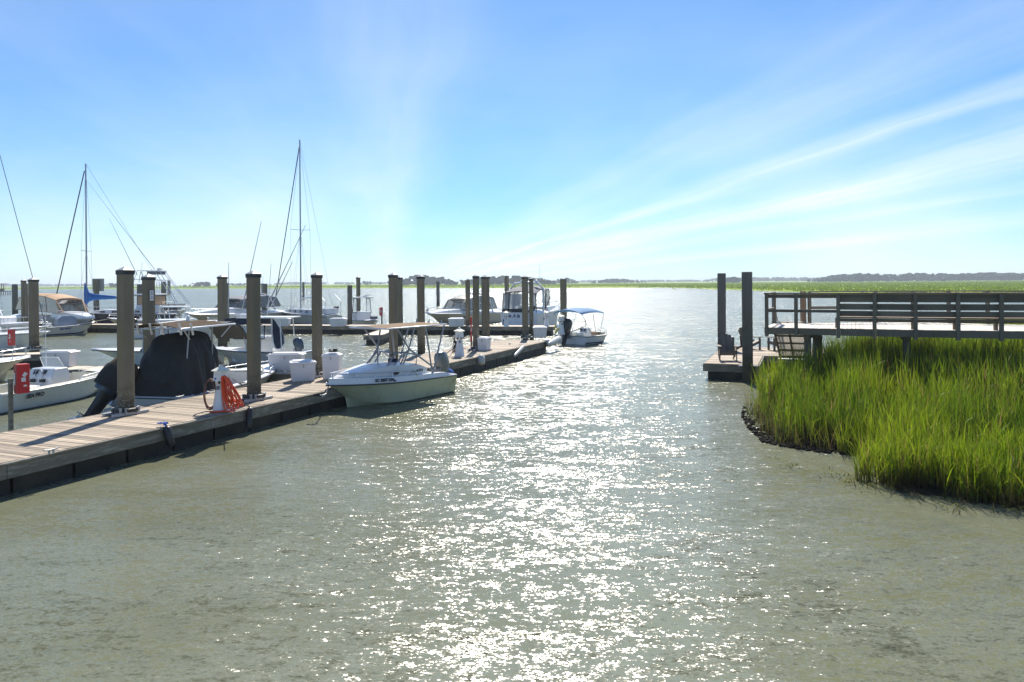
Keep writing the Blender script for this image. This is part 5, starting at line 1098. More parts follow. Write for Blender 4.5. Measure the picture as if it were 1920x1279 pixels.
cv_ = MB(); cv_.loft([[Vector((-.28 + lx * math.cos(a), ly * math.sin(a), z_)) for a in [j / 12 * 2 * math.pi for j in range(12)]] for z_, lx, ly in ((.10, .40, .25), (.35, .42, .26), (.6, .40, .24), (.66, .36, .22))], True, False); cv_.build('engine_cover', 'canvasblack', ob, smooth=50)
cv_ = MB(); cv_.loft([[Vector((-.26 + lx * math.cos(a), ly * math.sin(a), z_)) for a in [j / 12 * 2 * math.pi for j in range(12)]] for z_, lx, ly in ((.62, .39, .25), (.80, .34, .22), (.90, .18, .12))], True, True); cv_.build('engine_cover_top', 'taupe', ob, smooth=50)
# ---- 4a / 4b. two boats beyond the finger dock
h = boat('white boat with flared pale blue bow pointing left behind the nearest pile', (172, 656), .85, 2.1, .70, stern=(-14.9, 38.6), hullm='bluehull', tf=.60, name='centre_console_boat', rake=.20, flare=1.3)
t = h.t; L = h.L
console(t, .42 * L, .85, 1.1, .25, .7); frame(t, [[(.36 * L, s_ * .5, .6), (.36 * L, s_ * .5, 2.2)] for s_ in (-1, 1)] + [[(.5 * L, s_ * .5, .6), (.48 * L, s_ * .5, 2.2)] for s_ in (-1, 1)], .03, 'whitep', 'leg')
MB().box((.41 * L, 0, 2.22), (1.3, 1.3, .07)).build('hard_top', 'gel', t, bevel=.02); panel(t, [(.50 * L, -.45, 1.5), (.50 * L, .45, 1.5), (.49 * L, .42, 2.1), (.49 * L, -.42, 2.1)], .01, 'glass', 'windscreen')
MB().tube([(.78 * L, .5, h.zsh(.78) + .08), (.70 * L, .1, h.zsh(.7) + .12), (.70 * L, -.4, h.zsh(.7) + .1)], .03, 6).build('deck_rope', 'greycanvas', t); MB().tube([(.80 * L, h.hb(.8) * 1.02, h.zsh(.8)), (.79 * L, h.hb(.8) * .9, .1)], .015, 5).build('hanging_line', 'black', t)
h = boat('white hardtop boat with navy side curtains, transom to the right', (398, 653), .80, 2.0, .70, stern=(at(573, 661, .72).x, at(573, 661, .72).y + .9), hullm='greyhull', tf=.72, name='hardtop_boat', rake=.18)
t = h.t; L = h.L
MB().box((.52 * L, 0, .95), (.9, 1.2, .95)).build('cabin', 'gel', t, bevel=.05)
panel(t, [(.70 * L, -.55, 1.35), (.70 * L, .55, 1.35), (.62 * L, .50, 1.95), (.62 * L, -.50, 1.95)], .02, 'clear', 'windscreen')
for s_ in (-1, 1):
    panel(t, [(.70 * L, s_ * .62, 1.35), (.40 * L, s_ * .62, 1.35), (.40 * L, s_ * .58, 1.95), (.62 * L, s_ * .58, 1.95)], .02, 'clear', 'side_window')
    frame(t, [[(.71 * L, s_ * .62, 1.33), (.40 * L, s_ * .62, 1.33), (.40 * L, s_ * .60, 2.0)]], .03, 'navy', 'window_trim')
    frame(t, [[(.70 * L, s_ * .60, 1.3), (.58 * L, s_ * .62, 2.35)], [(.22 * L, s_ * .7, .8), (.24 * L, s_ * .68, 2.35)], [(.45 * L, s_ * .62, 1.9), (.45 * L, s_ * .62, 2.35)]], .03, 'whitep', 'hardtop_leg')
MB().box((.42 * L, 0, 2.36), (2.7, 1.5, .06)).build('hard_top', 'gel', t, bevel=.02)
for s_ in (-1, 1): MB().box((.58 * L, s_ * .70, 2.17), (1.1, .03, .30)).build('navy_curtain', 'navy', t)
MB().box((.80 * L - .06, 0, 2.17), (.03, 1.36, .30)).build('navy_curtain', 'navy', t)
MB().box((.66 * L, 0, 2.46), (.8, .5, .10)).build('life_raft', 'whitep', t, bevel=.03)
frame(t, [[(.40 * L, .3, 2.4), (.36 * L, .3, 5.0)], [(.5 * L, -.3, 2.4), (.66 * L, -.3, 2.5)]], .012, 'whitep', 'whip_aerial')
for a_, b_ in (((452, 590), (490, 415)), ((499, 578), (573, 422)), ((508, 575), (549, 490)), ((428, 588), (429, 492))):
    q = [Matrix.Rotation(-h.rz, 3, 'Z') @ (atD(*p_, 37.6) - h.t.location) for p_ in (a_, b_)]; MB().tube(q, .03, 5, .012).build('outrigger_pole', 'alud', t)
# navy canvas panel edged in white, standing upright at the stern
pp = [(0, 0, .05), (.10, 0, .35), (.16, 0, .8), (.16, 0, 1.55), (-.02, 0, 1.42), (-.28, 0, 1.05), (-.48, 0, .6), (-.50, 0, .3), (-.36, 0, .08), (-.18, 0, 0)]
off = Vector((.30 * L, h.hb(.2) * .6 * 1, .82))
ysn = 1 if (Matrix.Rotation(h.rz, 3, 'Z') @ Vector((0, 1, 0))).y < 0 else -1; off.y = ysn * .55
panel(t, [Vector(p) + off for p in pp], .04 * 1, 'navy', 'navy_canvas_panel'); MB().tube([Vector(p) + off + Vector((0, 0, 0)) for p in pp + [pp[0]]], .035, 6).build('white_edging', 'whitep', t, smooth=80)
outboard(t, .80, .72, .75, .2, 'cowlblue')
# ---- 5. small covered boat at far left
h = boat('small white runabout with pale blue canvas over its console', (178, 604), .95, 2.0, .70, corner=(84, 632), side=1, tf=.68, hullm='greyhull', rubm='rub', boot='navyhull', name='runabout', rake=.16)
t = h.t; L = h.L
cv_ = MB(); cv_.loft([[Vector((x, y * w_, z_)) for y, z_ in ((-1, .7), (-.95, .75 + hh * .55), (-.6, .75 + hh), (.6, .75 + hh), (.95, .75 + hh * .55), (1, .7))] for x, w_, hh in ((.28 * L, .42, .55), (.36 * L, .46, .80), (.52 * L, .46, .82), (.62 * L, .42, .68), (.64 * L, .40, .05))], False, True); cv_.build('console_cover', 'shrink', t, smooth=40)
MB().box((.2 * L, 0, .62), (.7, 1.1, .3)).build('stern_seat', 'greyhull', t, bevel=.05); MB().box((.1 * L, -.3, .9), (.5, .4, .3)).build('cooler', 'seat', t, bevel=.04)
sidetext(h, 'SEA HUNT', .36, -.18, .17, 'textb', ys=-1, shear=.2, bold=.01)
outboard(t, -.02, .6, .85, .6, 'engblack')
# ---- cruisers -------------------------------------------------------
def cruiser(h, cx0, cx1, ch, canm, x0, x1, ht, win='vinyl', ww=.78, arch=True, deckh=.35):
    """raised foredeck cabin between cx0..cx1 (fractions) and a canvas camper top between x0..x1"""
    t = h.t; L = h.L; rr = []
    for u, hh in [(cx0, .02)] + [(cx0 + (cx1 - cx0) * i / 6, ch * (1 - (i / 6) ** 2.0 * .92)) for i in range(7)]:
        b_ = h.hb(u) * ww; z_ = h.zsh(u) + .02; rr.append([Vector((u * L, y * b_, z_ + hh * (0 if abs(y) > .99 else 1 - .10 * y * y))) for y in (-1, -.92, -.6, 0, .6, .92, 1)])
    MB().loft(rr, False, True).build('cabin', 'gel', t, smooth=45)
    zc = h.zsh(cx0) + ch; b_ = h.hb(cx0) * ww; xf = (cx0 + .07) * L
    wb_ = [Vector((cx0 * L - L * .12, -b_ * 1.04, zc - .08)), Vector((cx0 * L + .02 * L, -b_, zc - .02)), Vector((xf + .02 * L, -b_ * .5, zc - .02)), Vector((xf + .02 * L, b_ * .5, zc - .02)), Vector((cx0 * L + .02 * L, b_, zc - .02)), Vector((cx0 * L - L * .12, b_ * 1.04, zc - .08))]
    hw = ht * .42; wt_ = [p + Vector((-.035 * L * (1 if i in (0, 5) else 2), 0, hw)) for i, p in enumerate(wb_)]
    for i in range(5): panel(t, [wb_[i], wt_[i], wt_[i + 1], wb_[i + 1]], .01, 'clear', 'windscreen_pane')
    frame(t, [wb_, wt_] + [[wb_[i], wt_[i]] for i in range(6)], .022, 'alu', 'windscreen_frame')
    # camper canvas
    xa, xb = x0 * L, x1 * L; zb0 = zc - .05; zt_ = zb0 + ht; rows = []
    for i in range(9):
        k = i / 8; x = xa + (xb - xa) * k; zz_ = zt_ - .30 * ht * max(0, k - .65) ** 1.3 * 3 - .16 * ht * max(0, .25 - k) * 4; rows.append([(x, (-1 + 2 * j / 8) * b_ * .95, zz_ - .10 * ht * abs(-1 + j / 4) ** 3) for j in range(9)])
    MB().sheet(rows, .03).build('canvas_top', canm, t, smooth=60)
    for s_ in (-1, 1):
        n_ = 4
        for i in range(n_):
            a = rows[i * 2][0 if s_ < 0 else 8]; b = rows[i * 2 + 2][0 if s_ < 0 else 8]; xl0 = xa - .05 * L + (xb - xa + .12 * L) * i / n_; xl1 = xa - .05 * L + (xb - xa + .12 * L) * (i + 1) / n_
            q = [Vector(a), Vector(b), Vector((xl1, s_ * b_ * 1.05, zb0 - .05)), Vector((xl0, s_ * b_ * 1.05, zb0 - .05))]
            panel(t, q, .008, win, 'side_curtain'); frame(t, [[q[0], q[3]], [q[0], q[1]], [q[3], q[2]], [q[1], q[2]]], .03, canm, 'curtain_seam')
    panel(t, [rows[0][0], rows[0][8], (xa - .05 * L, b_ * 1.05, zb0 - .05), (xa - .05 * L, -b_ * 1.05, zb0 - .05)], .01, win, 'rear_curtain')
    panel(t, [rows[8][0], wt_[1], wt_[4], rows[8][8]], .01, win, 'front_curtain')
    frame(t, [[rows[0][0], rows[0][8]], [rows[8][0], rows[8][8]], [rows[8][0], (xb + .08 * L, -b_ * .8, zb0)], [rows[8][8], (xb + .08 * L, b_ * .8, zb0)]], .035, canm, 'canopy_hoop')
    if arch:
        xr = xa + (xb - xa) * .3
        frame(t, [[(xr - .09 * L, -b_ * 1.1, zb0 - .4), (xr - .02 * L, -b_ * 1.02, zt_ - .1), (xr, -b_ * .7, zt_ + .08), (xr, b_ * .7, zt_ + .08), (xr - .02 * L, b_ * 1.02, zt_ - .1), (xr - .09 * L, b_ * 1.1, zb0 - .4)]], .07, 'gel', 'radar_arch')
        MB().lathe([(.24, 0), (.26, .06), (.24, .16), (.05, .2)], (xr, 0, zt_ + .14), 14).build('radar_dome', 'whitep', t, smooth=60)
        MB().tube([(xr, b_ * .5, zt_ + .1), (xr - .2, b_ * .5, zt_ + 1.9)], .015, 5).build('whip_aerial', 'whitep', t)
    return zc, zt_
h = boat('cream express cruiser with dark canvas, bow pointing left, on far dock', (797, 588), 1.30, 2.9, 1.0, stern=(-1.9, 76.5), hullm='beige', deckm='gel', rubm='gel', name='express_cruiser', cockpit=False, rake=.20, stripe=(.0, .12, 'gel'), camber=.15, flare=1.1)
cruiser(h, .50, .96, .42, 'black', .16, .56, 1.35); rail(h, .45, .985, .48, r_=.018, posts=6)
for u in (.58, .63): MB().ell((u * h.L, h.hb(u) * .97, h.zsh(u) - .34), (.22, .05, .07), 12, 6).build('oval_port', 'glass', h.t, smooth=60); MB().ell((u * h.L, -h.hb(u) * .97, h.zsh(u) - .34), (.22, .05, .07), 12, 6).build('oval_port', 'glass', h.t, smooth=60)
MB().ell((h.L * .97, 0, h.zb + .3), (.12, .05, .14), 8, 6).build('anchor', 'galv', h.t)
h = boat('express cruiser with grey canvas and long white foredeck behind dock', (346, 590), 1.40, 3.0, 1.1, stern=(-25.0, 78.5), hullm='beige', deckm='gel', rubm='gel', name='express_cruiser', cockpit=False, rake=.22, stripe=(.0, .16, 'gel'), camber=.2)
cruiser(h, .46, .96, .62, 'greycanvas', .10, .52, 1.15, 'smoke'); rail(h, .50, .985, .5, r_=.018, posts=6)
h = boat('cabin cruiser with peach canvas enclosure behind the covered runabout', (178, 597), 1.35, 3.0, 1.0, stern=(-49.5, 76), hullm='greyhull', deckm='gel', rubm='gel', name='express_cruiser', cockpit=False, camber=.2, rake=.2)
zc, zt_ = cruiser(h, .62, .97, .60, 'peach', .10, .68, 1.55, 'smoke', arch=False); rail(h, .62, .985, .5, r_=.018, posts=6)
# ---- big cruiser seen from astern
h = boat('big cabin cruiser seen from astern with name on its transom', (at(1040, 580, 1.5).x, at(1040, 580, 1.5).y, 0), 1.45, 3.3, 1.05, stern=(at(965, 607, 0).x + .1, 62.0), hullm='gel', deckm='gel', rubm='gel', name='cabin_cruiser', cockpit=False, camber=.2, rake=.2) if False else None
Sx = at(971, 604, 0); S0 = (Sx.x * 1.0, 63.0)
hd = ddir + R(0); T_ = Vector((S0[0] + math.cos(hd) * 9.5, S0[1] + math.sin(hd) * 9.5, 0))
h = boat('big cabin cruiser seen from astern with blue name on its transom', (T_.x, T_.y, 0), 1.7, 3.5, 1.35, stern=S0, hullm='gel', deckm='gel', rubm='gel', name='cabin_cruiser', cockpit=False, camber=.25, rake=.2, sternw=.97)
t = h.t; L = h.L
rr = [[Vector((x, y * b_, z_ + (0 if abs(y) > .99 else hh) * (1 - .08 * y * y))) for y in (-1, -.95, -.7, 0, .7, .95, 1)] for x, b_, z_, hh in ((.34 * L, 1.5, 1.3, .02), (.345 * L, 1.5, 1.3, .55), (.5 * L, 1.4, 1.3, .6), (.7 * L, 1.05, 1.35, .5), (.88 * L, .5, 1.5, .25), (.93 * L, .3, 1.5, .03))]
MB().loft(rr, False, True).build('cabin', 'gel', t, smooth=45)
MB().box((.03, 0, 1.0), (.10, 3.3, .9)).build('transom_panel', 'gel', t, bevel=.03)
rows = [[(x, y * 1.45, z_ - .30 * abs(y) ** 2.6) for y in (-1, -.75, -.5, -.25, 0, .25, .5, .75, 1)] for x, z_ in ((.25, 3.25), (.9, 3.55), (2.2, 3.72), (3.3, 3.68), (3.9, 3.5))]
MB().sheet(rows, .05).build('canvas_top', 'greycanvas', t, smooth=60)
for x_, wz in ((.18, 2.95),):
    xs = [-1.45, -1.0, -.45, .45, .62, 1.4]
    for a, b, m_ in ((-1.5, -1.05, 'vinyl'), (-.92, .25, 'vinyl'), (.95, 1.45, 'vinyl')):
        panel(t, [(.10, -a * 1.02, 1.75), (.10, -b * 1.02, 1.75), (.22, -b, 3.0), (.22, -a, 3.0)], .02, m_, 'rear_window')
    for a in (-1.52, -.98, .30, .92, 1.5): frame(t, [[(.08, -a * 1.02, 1.45), (.22, -a * .97, 3.1)]], .045, 'black', 'canopy_post')
    MB().box((.08, .62, 1.62), (.05, 1.9, .26)).build('canvas_skirt', 'black', t)
    frame(t, [[(.2, -1.46, 2.9), (.22, -1.2, 3.1), (.24, 0, 3.22), (.22, 1.2, 3.1), (.2, 1.46, 2.9)]], .05, 'black', 'canopy_hoop')
MB().box((.06, -.75, 1.15), (.12, .55, 1.0)).build('companion_opening', 'glass', t)
MB().box((-.02, -1.25, 1.8), (.2, .42, .45)).build('dark_cushion', 'navy', t, bevel=.05)
frame(t, [[(1.6, s_ * 1.62, 1.5), (1.9, s_ * 1.5, 3.4), (1.9, s_ * 1.1, 3.9), (1.9, 0, 4.0)] for s_ in (-1, 1)], .09, 'gel', 'radar_arch')
for s_ in (-1, 1): frame(t, [[(2.4, s_ * 1.5, 1.7), (2.8, s_ * 1.45, 3.3)], [(2.4, s_ * 1.5, 1.7), (4.0, s_ * 1.4, 2.6), (3.6, s_ * 1.4, 3.4)]], .05, 'black', 'canvas_edge'); panel(t, [(1.9, s_ * 1.48, 1.9), (3.9, s_ * 1.42, 1.9), (3.6, s_ * 1.42, 3.3), (2.1, s_ * 1.46, 3.3)], .01, 'vinyl', 'side_curtain')
MB().lathe([(.24, 0), (.26, .07), (.22, .15), (.05, .18)], (1.9, .3, 4.02), 14).build('radar_dome', 'whitep', t, smooth=60); MB().lathe([(.16, 0), (.17, .2), (.05, .3)], (1.9, -.9, 3.9), 12).build('satellite_dome', 'whitep', t, smooth=60)
MB().tube([(1.9, -1.2, 3.9), (1.7, -1.3, 5.6)], .015, 5).build('whip_aerial', 'whitep', t)
rail(h, .45, .985, .5, r_=.02, posts=7)
MB().box((-.4, 0, .28), (.8, 3.0, .07)).build('swim_platform', 'gel', t, bevel=.02)
o = text(t, 'Da A la', .42, (-.035, .55, 1.15), (math.pi / 2, 0, -math.pi / 2), 'textb', .25, bold=.012); o = text(t, 'ESTD', .2, (-.035, .45, 1.5), (math.pi / 2, 0, -math.pi / 2), 'textb')
MB().ell((1.7, -1.72, .85), (.3, .04, .09), 12, 6).build('oval_port', 'glass', t)
mb = MB()
for i in range(12): a = random.uniform(0, 6.3); mb.tube([(-.04, 1.35 + .1 * math.cos(a), .75 + .1 * math.sin(a * 1.3)), (-.04, 1.3 + .16 * math.cos(a + 1), .5 + .2 * math.sin(a))], .02, 4)
mb.build('blue_scroll_decal', 'textb', t)
# ---- bimini skiff at the end of the dock
h = boat('small cream skiff with sky blue bimini moored stern to camera', (1128, 622.5), .62, 2.95, .52, corner=(1101, 647.5), side=1, hullm='gel', deckm='gel2', tf=.80, name='bimini_skiff', rake=.12, gw=.14, boot='navyhull')
t = h.t; L = h.L
ob = outboard(t, -.06, .60, 1.22, .30, 'engblack', y=.12)
console(t, .46 * L, .62, .75, .22, .5, 'gel', screen=False); MB().box((.33 * L, 0, .45), (.4, .7, .45)).build('cooler_seat', 'seat', t, bevel=.03); MB().box((.12, -.65, .55), (.25, .5, .12)).build('stern_seat', 'gel2', t, bevel=.02); MB().box((.12, .75, .55), (.25, .4, .12)).build('stern_seat', 'gel2', t, bevel=.02)
for y_ in (-.12, .1): MB().box((.40 * L - .04, y_, .80), (.02, .1, .14)).build('instrument', 'glass', t)
rows = [[(.24 * L + 2.3 * i / 8 - 1.1 + .0, -1.2 + 2.4 * j / 10, 2.22 - .34 * abs(-1 + j / 5) ** 2.2 * .8 + .10 * math.sin(math.pi * i / 8)) for j in range(11)] for i in range(9)]
MB().sheet(rows, .02).build('bimini_canvas', 'bimini', t, smooth=70)
for xx in (-1.0, .1, 1.15):
    frame(t, [[(.34 * L + xx * .35, s_ * 1.2, .55), (.24 * L + xx, s_ * 1.18, 1.95)] for s_ in (-1, 1)], .016, 'alud', 'bimini_leg')
frame(t, [[(.46 * L - .3, -.3, .95), (.46 * L - .3, -.3, 1.42), (.46 * L - .3, .35, 1.42), (.46 * L - .3, .35, .95)]], .016, 'alu', 'grab_rail'); MB().ell((.46 * L - .3, -.3, 1.45), (.06, .06, .07), 8, 6).build('spotlight', 'black', t)
rail(h, .72, .97, .28, r_=.014, posts=3, inset=.04); MB().box((.72 * L, 0, .6), (.5, .9, .16)).build('bow_cushion', 'tancanvas', t, bevel=.03)
MB().tube([(.5, .8, .62), (2.6, 1.1, .95)], .03, 6).build('boat_hook', 'fascia', t)
# ---- little pilothouse boat
h = boat('little white workboat with open black framed pilothouse', (706, 601), .95, 1.9, .8, stern=(at(654, 604, .6).x, 67), hullm='gel2', tf=.72, name='pilothouse_boat')
t = h.t; L = h.L; xx = .42 * L
MB().box((xx, 0, 1.15), (1.3, 1.3, .8)).build('cabin', 'gel', t, bevel=.04)
for s_ in (-1, 1):
    frame(t, [[(xx - .62, s_ * .62, 1.5), (xx - .45, s_ * .58, 2.7), (xx + .5, s_ * .58, 2.7), (xx + .62, s_ * .62, 1.5), (xx - .62, s_ * .62, 1.5)]], .045, 'black', 'window_frame'); panel(t, [(xx - .6, s_ * .61, 1.52), (xx + .6, s_ * .61, 1.52), (xx + .48, s_ * .58, 2.66), (xx - .43, s_ * .58, 2.66)], .01, 'clear', 'side_window')
MB().box((xx, 0, 2.78), (1.6, 1.5, .08)).build('roof', 'gel', t, bevel=.02); frame(t, [[(xx + .6, 0, 2.85), (xx + 1.7, 0, 2.9)], [(xx - .6, .3, 2.85), (xx + .9, .5, 3.05)]], .03, 'alud', 'roof_rail')
MB().tube([(.2 * L, .3, 1.0), (.2 * L, .3, 1.7)], .03, 6).build('davit', 'black', t); outboard(t, -.02, .75, .8, .1, 'engblack')
MB().box((L * .9, 0, 1.15), (.4, .5, .25)).build('bow_locker', 'greycanvas', t)
# ---- sport fisher with tower
h = boat('sport fishing boat with tall aluminium tower and peach canvas', ((352 - 960) / F * 74, 74, 0), 1.5, 3.0, 1.0, stern=((250 - 960) / F * 74 - 1.5, 74), hullm='gel', name='sport_fisher', cockpit=True, tf=.55, rake=.18)
t = h.t; L = h.L
MB().box((.50 * L, 0, 1.55), (.34 * L, 2.2, 1.0)).build('cabin', 'gel', t, bevel=.08); MB().box((.48 * L, 0, 2.5), (.26 * L, 2.0, .9)).build('enclosure', 'peach', t, bevel=.08)
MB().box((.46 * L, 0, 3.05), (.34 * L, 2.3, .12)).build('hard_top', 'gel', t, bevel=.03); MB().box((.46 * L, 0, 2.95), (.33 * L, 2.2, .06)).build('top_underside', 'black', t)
D_ = 76.
def TP(px, py, y=0): p = atD(px, py, 74.); q = Matrix.Rotation(-h.rz, 3, 'Z') @ (p - h.t.location); return Vector((q.x, y, q.z))
for s_ in (-1, 1):
    y = s_ * .8; y2 = s_ * 1.3
    frame(t, [[TP(257, 574, y2), TP(259, 524, y), TP(263, 507, y * .7), TP(283, 508, y * .7)], [TP(304, 508, y * .7), TP(318, 530, y), TP(345, 570, y2)], [TP(259, 524, y), TP(313, 526, y)], [TP(300, 512, y), TP(340, 568, y2)], [TP(271, 509, y), TP(268, 530, y)], [TP(271, 509, y), TP(280, 526, y)], [TP(283, 508, y * .7), TP(304, 508, y * .7)]], .035, 'alu', 'tower_tube')
for k in range(7): frame(t, [[TP(297, 532 + 6 * k, -.25), TP(297, 532 + 6 * k, .25)]], .025, 'alu', 'ladder_rung')
frame(t, [[TP(296, 528, -.25), TP(298, 572, -.25)], [TP(296, 528, .25), TP(298, 572, .25)]], .03, 'alu', 'ladder_side')
MB().box(TP(293, 512), (1.25, 1.3, .32)).build('tower_helm', 'greycanvas', t, bevel=.05); MB().box(TP(293, 508.5), (1.5, 1.4, .08)).build('tower_rim', 'whitep', t); MB().box(TP(300, 505), (.4, .5, .22)).build('tower_seat', 'whitep', t, bevel=.04)
frame(t, [[TP(266, 525), TP(266, 492)], [TP(285, 507), TP(285, 503)]], .02, 'alu', 'mast_pole')
for pts in ((TP(296, 506, -.6), TP(186, 340, -2.5)), (TP(248, 516, 1), TP(174, 404, 3.0))): MB().tube(pts, .035, 5, .012).build('outrigger_pole', 'alud', t)
MB().box(TP(318, 578), (2.0, 1.2, .32)).build('dark_gear', 'black', t, bevel=.1); frame(t, [[TP(300, 571, -1), TP(357, 570, -1)]], .04, 'benchseat', 'canvas_edge')
rail(h, .6, .985, .5, r_=.02, posts=5)
# ---- sailing boats
def sail(label, tip, zb, B, zs, stern, hullm, mast_px, top_py, spread, fore_px=None, boomcol=None, stripe=None, back=True, cabin=True, mastr=.085, boot=None, fr=.05):
    h = boat(label, tip, zb, B, zs, stern=stern, hullm=hullm, deckm='gel', rubm='gel', name='sailing_boat', cat='sailboat', cockpit=False, rake=.12, fine=1.8, sternw=.62, camber=.06, stripe=stripe, boot=boot, flare=.6, group='sailing boats in the marina')
    t = h.t; L = h.L
    # mast x on the centreline so that it projects to mast_px
    lo, hi = 0.0, 1.0
    def px_of(u): p = Matrix.Rotation(h.rz, 3, 'Z') @ Vector((u * L, 0, 0)) + t.location; return 960 + F * p.x / p.y + 0
    u = min([i / 200 for i in range(-100, 300)], key=lambda q: abs(px_of(q) - mast_px)); mx = u * L
    pw = Matrix.Rotation(h.rz, 3, 'Z') @ Vector((mx, 0, 0)) + t.location; zt_ = atD(mast_px, top_py, pw.y).z
    MB().tube([(mx, 0, zs), (mx, 0, zt_)], mastr, 8, mastr * .8).build('mast', 'alud', t, smooth=60)
    zsx = zs + (zt_ - zs) * spread
    MB().beam((mx, -1.05, zsx + .05), (mx, 0, zsx), .08, .04).build('spreader', 'alud', t); MB().beam((mx, 0, zsx), (mx, 1.05, zsx + .05), .08, .04).build('spreader', 'alud', t)
    MB().tube([(L * .985, 0, zb + .1), (mx + (.12 if L > mx else -.12), 0, zt_ - .7)], fr, 6).build('furled_headsail', 'black', t)
    w_ = MB()
    for s_ in (-1, 1): w_.tube([(mx - .1, s_ * B * .42, zs), (mx, s_ * 1.05, zsx + .05), (mx, 0, zt_ - .3)], .012, 4); w_.tube([(mx + .4, s_ * B * .40, zs), (mx, 0, zsx)], .010, 4); w_.tube([(mx - .5, s_ * B * .40, zs), (mx, 0, zsx)], .010, 4)
    if back: w_.tube([(0.05, 0, zs + .1), (mx, 0, zt_)], .012, 4)
    w_.build('rigging_wire', 'alud', t)
    if cabin:
        rr = [[Vector((x, y * b_, zs + .05 + (0 if abs(y) > .99 else hh) * (1 - .1 * y * y))) for y in (-1, -.9, -.5, 0, .5, .9, 1)] for x, b_, hh in ((.22 * L, B * .30, .02), (.225 * L, B * .31, .48), (.55 * L, B * .33, .44), (.70 * L, B * .24, .28), (.76 * L, B * .18, .03))]
        MB().loft(rr, False, True).build('coachroof', 'gel', t, smooth=45)
        for i in range(4):
            u_ = .30 + .09 * i
            for s_ in (-1, 1): MB().box((u_ * L, s_ * B * .315, zs + .27), (.42, .06, .18)).build('cabin_window', 'glass', t, bevel=.01)
    bz = zs + 1.55
    MB().tube([(mx, 0, bz), (mx - min(mx * .95, 3.4), 0, bz + .12)], .07, 8).build('boom', 'alu', t, smooth=60)
    if boomcol:
        lb = min(mx * .9, 3.0); rr = []
        for k, r1, r2 in ((-.02, .16, 1.0), (.04, .18, .85), (.12, .15, .45), (.3, .13, .28), (.6, .11, .22), (.85, .09, .16), (1, .06, .1)): rr.append([Vector((mx + .12 - lb * k, r1 * math.cos(a), bz + .18 + r2 * math.sin(a) * (1.4 if math.sin(a) > 0 and k < .1 else 1) - .1 * k)) for a in [j / 12 * 2 * math.pi for j in range(12)]])
        MB().loft(rr, True, True).build('sail_cover', boomcol, t, smooth=70)
    rail(h, .06, .985, .55, r_=.014, posts=9, inset=.08)
    return h
h = sail('sailing boat with tall mast and grey white hull behind the third pile', (512, 581), 1.15, 2.6, .95, (at(642, 590, .9).x, 71), 'greyhull', 564, 262, .48, stripe=(.30, .36, 'rub'))
t = h.t; MB().box((1.0, 0, 1.35), (.9, 1.5, .6)).build('spray_hood', 'gel', t, bevel=.08); frame(t, [[(.3, s_ * .8, 1.0), (.3, s_ * .8, 2.3), (1.6, s_ * .8, 3.0)] for s_ in (-1, 1)], .03, 'alud', 'davit_frame')
for k in range(3): MB().box((.5 + .35 * k, -.6, 1.7), (.14, .14, .2)).build('winch', 'black', t)
h = sail('sailing boat with bright blue sail cover and navy hull at left', (96, 583), 1.55, 2.9, 1.15, (at(262, 596, 1.1).x, 73.5), 'navyhull', 162, 307, .42, boomcol='bluecanvas')
t = h.t; frame(t, [[(.5 + .6 * k, -1.0, 1.2), (.7 + .6 * k, -.9, 2.3), (.7 + .6 * k, .9, 2.3), (.5 + .6 * k, 1.0, 1.2)] for k in range(2)], .025, 'alud', 'bimini_hoop')
h = sail('white sailing boat with bow pulpit nosing in from the left edge', (93, 622), 1.12, 3.0, .95, (-38.5, 43.0), 'gel', -16, 222, .51, back=False, fr=.018, stripe=(.12, .17, 'navyhull'), mastr=.1)
h2 = boat('striped white sloop bow between the finger dock and the SEA PRO boat', (57, 669), .92, 2.2, .75, L=6.5, head=ddir - R(12), hullm='beige', deckm='gel', rubm='gel', name='sailing_boat', cat='sailboat', cockpit=False, rake=.16, stripe=(.12, .20, 'navyhull'), group='sailing boats in the marina'); rail(h2, .55, .985, .42, posts=4)
# ---- cabin boat with arch behind the far left finger dock
h = boat('pale cabin boat with white arch frame beside the far left piles', (84, 604), 1.2, 2.7, .95, stern=(-46.5, 58), hullm='gel', name='cabin_boat', tf=.5, rake=.18)
t = h.t; L = h.L
MB().box((.62 * L, 0, 1.35), (.22 * L, 1.8, .6)).build('cabin', 'gel', t, bevel=.1)
frame(t, [[(.36 * L, s_ * 1.0, .9), (.42 * L, s_ * .9, 2.5), (.56 * L, s_ * .9, 2.55), (.64 * L, s_ * 1.0, 1.1)] for s_ in (-1, 1)] + [[(.42 * L, -.9, 2.5), (.42 * L, .9, 2.5)], [(.56 * L, -.9, 2.55), (.56 * L, .9, 2.55)]], .045, 'whitep', 'arch_frame')
MB().box((.49 * L, 0, 2.58), (.18 * L, 1.9, .08)).build('hard_top', 'gel', t, bevel=.02); rail(h, .5, .985, .45, posts=5)
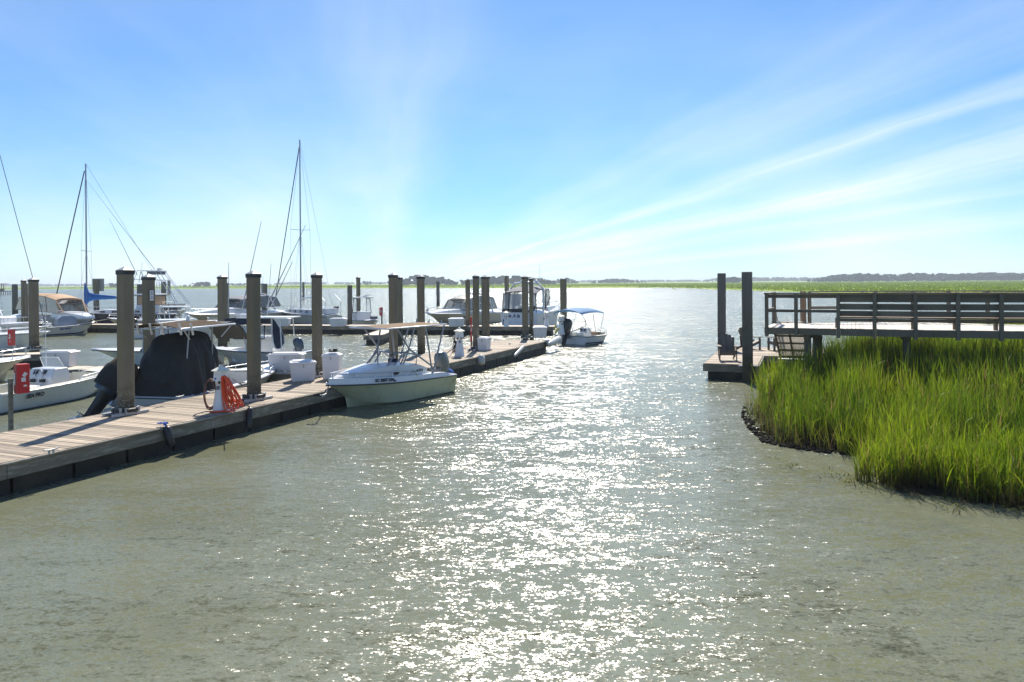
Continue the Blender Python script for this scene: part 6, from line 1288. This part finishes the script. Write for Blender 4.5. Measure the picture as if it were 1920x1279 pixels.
MB().box((.35 * L, 0, 1.0), (.8, 1.6, .5)).build('grey_seating', 'greycanvas', t, bevel=.05)
h = boat('white runabout bow tucked between the finger dock and peach cruiser', (94, 612), 1.0, 2.2, .8, L=6.0, head=ddir - R(40), hullm='gel', name='runabout', tf=.55); rail(h, .55, .985, .35, posts=4)
console(h.t, .45 * h.L, .8, .8, .25, .6); outboard(h.t, -.02, .7, .9, .2, 'engblack')
h = boat('white skiff bow pointing left on the cross dock beside the nearest pile', (201, 597), 1.05, 2.2, .8, stern=(at(201, 597, 1.05).x + 5.4, at(201, 597, 1.05).y + 1.0), hullm='greyhull', name='skiff', tf=.6); rail(h, .55, .985, .3, posts=4)
console(h.t, .45 * h.L, .8, .8, .25, .6)

def console_boat(label, px, py, D, L, hd, nm='centre_console_boat', top=True):
    p = atD(px, py, D); h = boat(label, (p.x, p.y, 0), .95, 2.1, .7, L=L, head=hd, hullm='gel', tf=.66, name=nm, rake=.16)
    t = h.t; console(t, .45 * L, .9, .95, .25, .7); MB().box((.30 * L, 0, .7), (.4, .9, .6)).build('leaning_post', 'seat', t, bevel=.04)
    rail(h, .55, .985, .25, posts=4); outboard(t, -.02, .7, .95, .25, 'engblack')
    for k in range(5): MB().tube([(.28 * L, -.45 + .22 * k, 1.0), (.26 * L, -.45 + .22 * k, 1.5 + .2 * (k % 2))], .03, 6).build('rod_holder', 'alu', t)
    if top:
        frame(t, [[(.38 * L, s_ * .5, .6), (.34 * L, s_ * .6, 2.3)] for s_ in (-1, 1)] + [[(.52 * L, s_ * .5, .6), (.54 * L, s_ * .6, 2.3)] for s_ in (-1, 1)], .035, 'alu', 'leg'); MB().box((.44 * L, 0, 2.32), (1.9, 1.5, .07)).build('hard_top', 'gel', t, bevel=.02)
    return h
console_boat('white console boat with hard top behind the black cover, bow to the right', 420, 601, 57, 6.4, R(8))
console_boat('white console boat without top between tower boat and grey canvas cruiser', 388, 596, 63, 5.6, R(150), top=False)
console_boat('white console boat just behind the far left red box, bow to the right', 78, 628, 51, 6.0, ddir - R(48))
